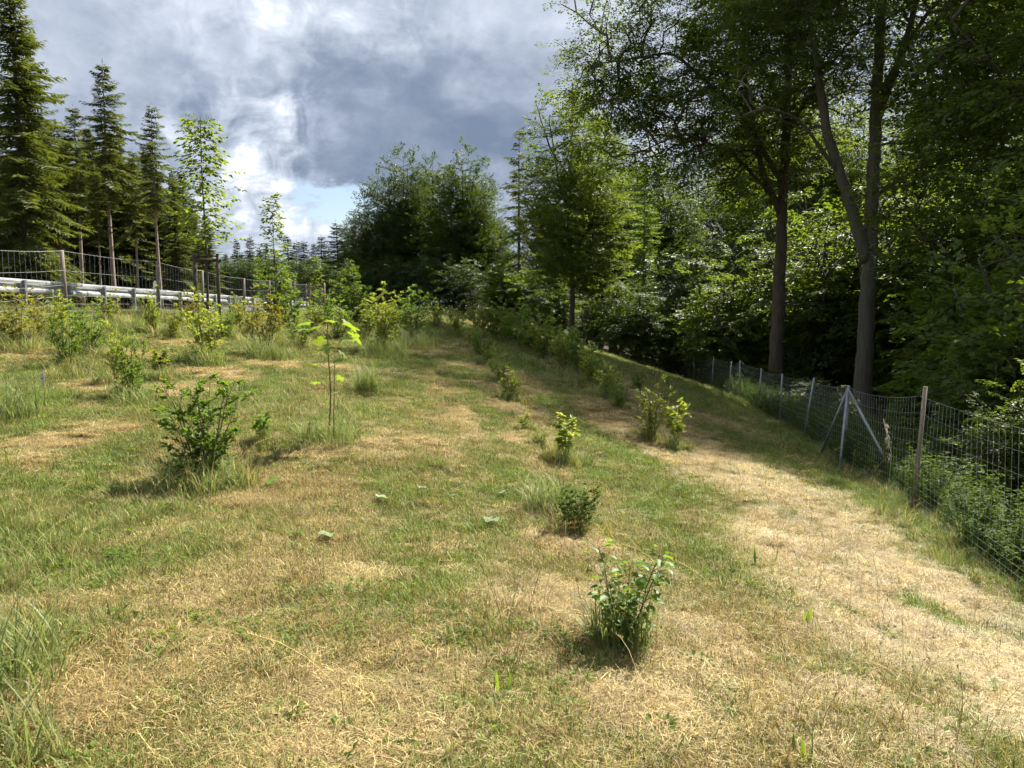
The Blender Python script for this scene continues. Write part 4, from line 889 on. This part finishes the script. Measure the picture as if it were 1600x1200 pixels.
for i, a in enumerate((
    ('d', 900, 832, .46, 'low dark bushy sapling with a grass tuft at its left', GR, 0, 1.3),
    ('s', 883, 722, .52, 'slim sapling with yellowish top leaves above the dark bushy one', GR, 1, 1.3),
    ('s', 820, 672, .2, 'tiny twiggy sapling in a hay patch of the middle row', GR, 0, 1.3),
    ('y', 799, 626, .44, 'yellow-green sapling in sun, nearest of the middle row\'s close trio', GR, 0, 1.5),
    ('g', 782, 598, .42, 'darker sapling in the centre of the middle row\'s close trio', GR, 1, 1.4),
    ('y', 766, 572, .42, 'pale sapling at the far end of the middle row\'s close trio', GR, 1, 1.4),
    ('y', 1018, 690, .80, 'tall loose yellow-green sapling at the edge of the shaded hay', GR, 1, .9),
    ('s', 1056, 702, .56, 'thin sapling with pale yellow leaf tuft right of the tall loose one', GR, 0),
    ('g', 968, 640, .42, 'small dark sapling just left of the tall loose yellow-green one', GR, 0),
    ('d', 996, 612, .36, 'small shaded sapling behind the tall loose yellow-green one', GR, 1),
    ('g', 938, 610, .62, 'shaded shrub at the near end of the far bushy row', GR, 1),
    ('g', 905, 590, .8, 'shaded bushy shrub, second from the near end of the far row', GR, 0),
    ('y', 876, 575, .85, 'bushy shrub with lit top, third from the near end of the far row', GR, 1),
    ('y', 848, 562, .9, 'bushy shrub with lit top, fourth from the near end of the far row', GR, 0),
    ('g', 822, 550, .9, 'shaded bushy shrub, fifth from the near end of the far row', GR, 0),
    ('y', 797, 540, .9, 'bushy shrub, sixth from the near end of the far row', GR, 1),
    ('g', 772, 533, .85, 'bushy shrub, seventh from the near end of the far row', GR, 1),
    ('y', 890, 582, .75, 'lit shrub squeezed between the second and third of the far row', GR, 0, 1.3),
    ('g', 862, 568, .8, 'shaded shrub squeezed between the third and fourth of the far row', GR, 1, 1.3),
    ('y', 835, 556, .8, 'lit shrub squeezed between the fourth and fifth of the far row', GR, 1, 1.3),
    ('g', 810, 545, .8, 'shaded shrub squeezed between the fifth and sixth of the far row', GR, 0, 1.3),
    ('y', 785, 537, .8, 'lit shrub squeezed between the sixth and seventh of the far row', GR, 0, 1.3),
    ('y', 758, 528, .8, 'lit shrub at the far end of the far row', GR, 1, 1.3),
    ('y', 575, 528, .9, 'yellow-green bush just left of the big one in the middle distance', GR, 1, 1.3),
    ('y', 620, 520, .9, 'yellow-green bush behind and between the two big bushes', GR, 0, 1.3),
    ('g', 530, 530, .7, 'green bush just behind the top of the broad-leaved sapling', GR, 1, 1.2),
    ('y', 490, 524, .7, 'yellow-green bush left of the broad-leaved sapling\'s top', GR, 0, 1.2),
    ('r', 395, 525, .75, 'yellow-brown shrub behind the reddish-leaved one', GR, 1, 1.1),
    ('g', 352, 530, .7, 'green shrub right of the full yellow-green shrub', GR, 0, 1.1),
    ('y', 270, 530, .7, 'yellow-green shrub left of the full yellow-green shrub', GR, 1, 1.1),
    ('g', 140, 555, .65, 'green shrub left of the bright bushy-topped pair', GR, 0, 1.0),
    ('r', 65, 530, .7, 'yellow-brown shrub right of the yellowing edge shrub', GR, 0, 1.1),
    ('y', 842, 700, .26, 'tiny sapling between the hay tuft and the slim yellow-topped one', GR, 1, 1.4),
    ('g', 752, 556, .5, 'small green sapling just beyond the middle row\'s close trio', GR, 0, 1.4),
    ('y', 738, 545, .55, 'small yellow-green sapling at the end of the middle row', GR, 1, 1.4),
    ('y', 950, 622, .5, 'yellow-green sapling between the far row and the small dark one', GR, 0, 1.3),
    ('y', 920, 600, .7, 'yellow-green shrub squeezed in at the near end of the far bushy row', GR, 0, 1.3),
    ('d', 318, 756, 1.0, 'dense dark green bush in the left foreground', GR, 1, 1.15),
    ('t', 408, 690, .34, 'little sapling with few broad pale leaves right of the dense dark bush', GR, 0),
    ('g', 206, 622, .74, 'bright bushy-topped sapling with bare double stem at left', GR, 0, .8),
    ('y', 182, 600, .7, 'bright leafy sapling touching the double-stemmed one', GR, 1, .7),
    ('s', 252, 592, .34, 'small bright sapling leaning right beside the double-stemmed one', GR, 1, 1.5),
    ('y', 322, 568, .92, 'full yellow-green shrub below the dark stake frame', GR, 0, 1.0),
    ('y', 242, 520, .95, 'tall slender yellow-green shrub in front of the guardrail', GR, 1, .85),
    ('r', 415, 556, .95, 'shrub with reddish-brown young leaves right of the dark stake frame', GR, 0, 1.05),
    ('g', 470, 545, .55, 'low bright green shrub between the reddish one and the broad-leaved sapling', GR, 1, 1.2),
    ('y', 598, 552, 1.15, 'big yellow-green bush in the middle distance', GR, 0, 1.25),
    ('g', 645, 532, 1.15, 'big darker green bush right of the yellow-green one', GR, 0, 1.2),
    ('r', 28, 548, .75, 'yellowing shrub at the left picture edge below the rail', GR, 1, 1.2),
    ('y', 98, 520, .75, 'yellowish shrub at the foot of the near left fence post', GR, 0, 1.0),
    ('y', 172, 505, .75, 'yellowish shrub under the rail between two fence posts', GR, 1, 1.1),
    ('g', 105, 575, .7, 'thin green shrub in long grass at left', GR, 1, .8),
    ('r', 300, 508, .8, 'reddish shrub at the foot of the dark stake frame', GR, 1, 1.0),
    ('y', 372, 510, .8, 'yellow-green shrub just right of the dark stake frame', GR, 0, 1.1),
    ('d', 552, 505, 1.1, 'dark green shrub behind the broad-leaved sapling', GR, 0, 1.5),
    ('d', 430, 498, 1.2, 'dark brownish bush beside the pale stake frame', GR, 1, 1.2),
    ('y', 712, 528, .9, 'yellow bush right of the big green bush, in shade below', GR, 1, 1.2),
    ('y', 680, 512, .85, 'pale yellow bush on the crest left of its larger neighbour', GR, 0, 1.2),
    ('r', 745, 522, .8, 'yellowish bush on the crest at the head of the far row', GR, 0, 1.1),
    ('g', 505, 512, .8, 'green bush at the crest below the small flat-topped stake frame', GR, 0, 1.3),
    ('g', 455, 512, .9, 'green bush at the crest below the pale stake frame', GR, 1, 1.2))):
    shrub(*a)

# the near leafy sapling: every leaf its own part
def near_sapling():
    x, y, z = ground(975, 1012); t = thing('planted_shrub', (x, y, z), 'leafy oak-like sapling nearest the camera, its stems among long grass', 'shrub', GR)
    g = np.random.default_rng(303); st = MB(); spots = []
    for s in range(5):
        a = (.1, 2.6, 1.2, -.6, 4.0)[s]; H = (.50, .52, .42, .46, .34)[s]; k = np.linspace(0, 1, 7); lean = (.15, .12, .07, .15, .10)[s]
        P = np.c_[.03 * math.cos(a) + lean * math.cos(a) * k ** 1.4, .03 * math.sin(a) + lean * math.sin(a) * k ** 1.4, H * k - .02]; P[1:-1, :2] += (g.random((5, 2)) - .5) * .02
        tube(st, P, np.linspace(.006, .002, 7), 6, False)
        for b in range(38):
            q = .16 + .86 * ((b + g.random()) / 38) ** .8; q = min(q, 1); p = np.array([np.interp(q, k, P[:, i]) for i in range(3)]); az = b * 2.4 + g.random()
            e = p + np.array([math.cos(az), math.sin(az), .5]) * (.02 + .05 * g.random()); tube(st, [p, e], [.0018, .0012], 3, False); spots.append((e, az))
    obj('stems', st.mesh('stems', M['twig'], True), t)
    vs = []
    for v in range(4):
        mb = MB(); leaf8(mb, np.zeros((1, 3)), np.array([[1., 0, .15]]), np.array([[0, 0, 1.]]), .066, .042, .15 + .05 * v, .10 + .1 * v, tint=.15 + .25 * v); vs.append(mb.mesh('leaf', M['shrub_g'], True))
    for i, (p, az) in enumerate(spots):
        o = obj('leaf', vs[i % 4], t, p, None, .55 + .65 * g.random()); o.rotation_euler = ((g.random() - .5) * 1.0, -.5 + 1.0 * g.random(), az)
near_sapling()
# the broad-leaved sapling: tall bare stem, large lobed leaves at the top
def maple_sapling():
    x, y, z = ground(512, 688); t = thing('maple_sapling', (x, y, z), 'tall bare-stemmed sapling with a few large bright lobed leaves on top', 'sapling', GR)
    H = 1.22; st = MB(); k = np.linspace(0, 1, 8); P = np.c_[.05 * k + .02 * np.sin(k * 5), .02 * np.sin(k * 4), H * k]
    tube(st, P, np.linspace(.011, .004, 8), 6, False); Q = np.c_[.06 + .03 * k, .03 * k, .75 * H * k]; tube(st, Q, np.linspace(.008, .003, 8), 6, False)
    mb = MB(); ang = []
    for i in range(26):   # lobed outline
        a = -math.pi * .86 + math.pi * 1.72 * i / 25; r = .5 + .22 * math.cos(a * 5) + .16 * math.cos(a); ang.append((.42 + r * math.cos(a) * .62, r * math.sin(a) * .78))
    V = [(0, 0, 0), (.45, 0, .03)] + [(a, b, -.10 * abs(b) - .12 * a * a + .04) for a, b in ang]
    mb.add(V, [(1, 2 + i, 3 + i) for i in range(25)] + [(1, 0, 2), (1, 27, 0)], None, np.r_[.2, .5, np.tile([.3, .9], 13)]); lm = mb.mesh('leaf', M['sap_leaf'], True)
    g = np.random.default_rng(5)
    for i, (zf, az, L, s) in enumerate(((.97, 0.3, .14, .17), (.93, 2.8, .17, .2), (.92, -.2, .16, .21), (.87, 3.3, .16, .19), (.86, .2, .2, .22), (.80, -.6, .18, .2), (.83, 2.2, .14, .16), (.72, .5, .1, .14), (.62, .1, .12, .15), (.6, 3.0, .10, .12), (1.0, 1.5, .05, .15), (.90, 4.4, .14, .16), (.78, 4.9, .12, .15), (.52, .8, .08, .11), (.45, 3.4, .09, .12), (.38, 5.3, .07, .1), (.7, 3.6, .1, .14), (.3, 1.9, .08, .1), (.66, 5.6, .09, .12))):
        p = np.array([np.interp(zf, k, P[:, j]) for j in range(3)]); e = p + np.array([math.cos(az) * L, math.sin(az) * L, L * .55]); tube(st, [p, (p + e) / 2 + [0, 0, -.01], e], [.003, .002, .0018], 4, False)
        o = obj('leaf', lm, t, e, None, s * 1.05); o.rotation_euler = ((g.random() - .5) * 1.0, -.1 + .9 * g.random(), az)
    obj('stem', st.mesh('stem', M['twig'], True), t)
maple_sapling()

def tussock(px, py, h, n, rad, label, seed, dry=.1):
    x, y, z = ground(px, py); n = int(n * .7); rad *= 1.25; mb = MB(); blades(mb, n, rad, h * .5, h * 1.15, .007, .85, 6, seed=seed); blades(mb, n // 2, rad * 1.1, h * .25, h * .6, .006, 1.1, 4, seed=seed + 1)
    o = obj('grass_tussock', mb.mesh('grass_tussock', M['tuss'], True), None, (x, y, z - .02)); tag(o, label, 'grass tussock', 'long grass tussocks')
M['tuss'] = leaf_mat('tuss', (.10, .15, .04), (.30, .32, .12), .38, (1.4, 1.5, .9))
for i, a in enumerate(((575, 612, .60, 420, .16, 'blue-green upright tussock right of the broad-leaved sapling'), (515, 692, .42, 420, .26, 'long arching grass round the foot of the broad-leaved sapling'), (862, 800, .42, 560, .16, 'upright dark grass tuft left of the low bushy sapling'), (965, 1010, .40, 460, .12, 'long grass blades among the stems of the nearest sapling'),
                       (-10, 1075, .42, 380, .20, 'thick tussock at the left picture edge near the bottom corner'), (10, 650, .62, 420, .25, 'tall grass tussock at the left picture edge beside the hay'), (310, 768, .40, 420, .30, 'long grass skirt round the dense dark bush'), (322, 572, .45, 300, .25, 'long grass round the full yellow-green shrub'), (415, 562, .62, 420, .30, 'tall grass round the reddish-leaved shrub'),
                       (205, 630, .34, 320, .22, 'dark low grass round the double-stemmed sapling'), (600, 558, .75, 480, .45, 'tall grass under the big yellow-green bush'), (648, 545, .7, 420, .40, 'tall grass under the big darker green bush'), (1280, 1055, .15, 60, .06, 'small fresh grass tuft on the hay at lower right'), (885, 728, .28, 90, .06, 'grass tuft at the foot of the slim yellow-topped sapling'), (1055, 706, .3, 100, .07, 'grass tuft at the foot of the thin yellow-leaved sapling'),
                       (-5, 1190, .3, 200, .15, 'tussock cut by the bottom left picture corner'), (1020, 1190, .16, 60, .07, 'sparse green tuft at the bottom picture edge'))):
    tussock(*a, seed=600 + 7 * i)
# upright dock leaves on the hay and pale broad leaves lying in the grass
def dock(px, py, n, h, label, seed):
    x, y, z = ground(px, py); g = np.random.default_rng(seed); mb = MB(); a = g.random(n) * 6.283
    leaf8(mb, np.c_[.02 * np.cos(a), .02 * np.sin(a), np.zeros(n)], np.c_[.28 * np.cos(a), .28 * np.sin(a), np.ones(n)], np.c_[np.cos(a), np.sin(a), np.zeros(n)] + .3, h * (.7 + .5 * g.random(n)), .019, .2, .15)
    tag(obj('dock_plant', mb.mesh('dock_plant', M['shrub_g'], True), None, (x, y, z - .01)), label, 'weed', 'dock plants on the hay')
for i, a in enumerate(((1182, 888, 3, .17, 'pair of upright dock leaves at the left edge of the hay strip'), (1205, 882, 2, .15, 'leaning dock leaf right of the upright pair'), (1262, 978, 4, .15, 'dock plant with pale leaves halfway down the hay strip'), (1245, 900, 3, .09, 'small dark dock on the hay above the pale one'), (1255, 1195, 6, .17, 'broad dock plant cut by the bottom picture edge'), (785, 1085, 3, .12, 'single dock sprout in the bottom middle of the meadow'), (1150, 910, 2, .1, 'tiny dock sprout left of the upright pair'), (20, 735, 4, .2, 'dock leaf stretching in from the left picture edge'))):
    dock(*a, seed=700 + i)
def flat_leaf(px, py, s, label, mat, seed):
    x, y, z = ground(px, py); g = np.random.default_rng(seed); mb = MB(); n = 16
    a = np.linspace(-2.75, 2.75, n); r = .5 * (1 + .10 * np.cos(5 * a)); V = np.r_[[(0, 0, .05)], np.c_[r * np.cos(a), r * np.sin(a) * 1.05, .10 + .08 * np.sin(a * 3 + seed)]]
    mb.add(V, [(0, i, i + 1) for i in range(1, n)], None, g.random())
    o = obj('coltsfoot_leaf', mb.mesh('coltsfoot_leaf', mat, True), None, (x, y, z + .045), g.random() * 6, s); o.rotation_euler = ((g.random() - .5) * .5, (g.random() - .5) * .5, g.random() * 6); tag(o, label, 'leaf', 'broad leaves in the turf')
for i, a in enumerate(((510, 846, .11, 'round pale leaf left of the meadow centre'), (463, 843, .10, 'dull green leaf beside the round pale one'), (703, 782, .10, 'crumpled whitish leaf in the green strip'), (768, 822, .12, 'pale leaf in the green strip right of the whitish one'), (595, 785, .10, 'pale leaf left of the whitish crumpled one'), (1062, 770, .11, 'dark shiny leaf at the edge of the hay strip'), (1060, 793, .08, 'whitish sliver of a leaf below the dark shiny one'), (1552, 1085, .10, 'dark green round leaf on the hay at lower right'), (660, 770, .07, 'small whitish leaf left of the crumpled one'), (785, 778, .09, 'grey-green leaf up the green strip'), (1500, 1075, .07, 'tiny green leaf left of the dark round one'), (425, 760, .12, 'bright green leaf on the hay right of the dark bush'))):
    flat_leaf(*a, mat=M['shrub_g'] if ('dark' in a[3] or 'green leaf' in a[3]) and 'grey' not in a[3] else M['pale_leaf'], seed=800 + i)
# lupin and the pale dried plant by the fence
def lupin():
    x, y, z = ground(70, 640); g = np.random.default_rng(3); t = thing('lupin', (x, y, z), 'small faded purple lupin flower in the grass at left', 'flower'); st = MB(); fl = MB()
    tube(st, [(0, 0, 0), (.01, 0, .2), (0, 0, .42)], .004, 5); n = 60; a = g.random(n) * 6.283; zf = .26 + .16 * g.random(n)
    leaf4(fl, np.c_[np.zeros(n), np.zeros(n), zf], np.c_[np.cos(a), np.sin(a), .5 * np.ones(n)], np.tile([0, 0, 1.], (n, 1)), .03, .018); obj('stem', st.mesh('stem', M['weed'], True), t); obj('blossom', fl.mesh('blossom', M['lupin']), t)
lupin()
def pale_weed():
    x, y, z = 5.75, 11.6, h1(5.75, 11.6); g = np.random.default_rng(4); t = thing('dried_weed', (x, y, z), 'pale dried weed hanging at the wire between braced post and near post', 'weed'); st = MB(); lf = MB()
    tube(st, [(0, 0, 0), (.03, 0, .6), (-.12, 0, 1.15)], .006, 5); n = 34; k = .45 + .5 * g.random(n); a = g.random(n) * 6.283
    leaf8(lf, np.c_[.02 - .1 * k ** 2, np.zeros(n), 1.15 * k], np.c_[np.cos(a) * .5, np.sin(a) * .5, -.9 + .8 * g.random(n)], np.c_[np.cos(a), np.sin(a), np.ones(n)], .07, .018); obj('stem', st.mesh('stem', M['dry_stalk'], True), t); obj('leaves', lf.mesh('leaves', M['dry_stalk']), t)
pale_weed()

def foot_grass():
    g = np.random.default_rng(41); X = []; Y = []; S = []
    for x, y, h in FEET:
        n = int(9 + 16 * min(1, h)); a = g.random(n) * 6.283; r = (.05 + .34 * min(1.3, h)) * np.sqrt(g.random(n))
        X += list(x + r * np.cos(a)); Y += list(y + r * np.sin(a)); S += list((.30 + .55 * g.random(n)) * (.35 + .75 * min(1.2, h)))
    X, Y = np.array(X), np.array(Y)
    scatter('sapling_grass', 'tall', X, Y, np.array(S), .05 + .45 * g.random(len(X)), 'long grass left standing round the feet of the planted shrubs', 'grass', .3)
foot_grass()
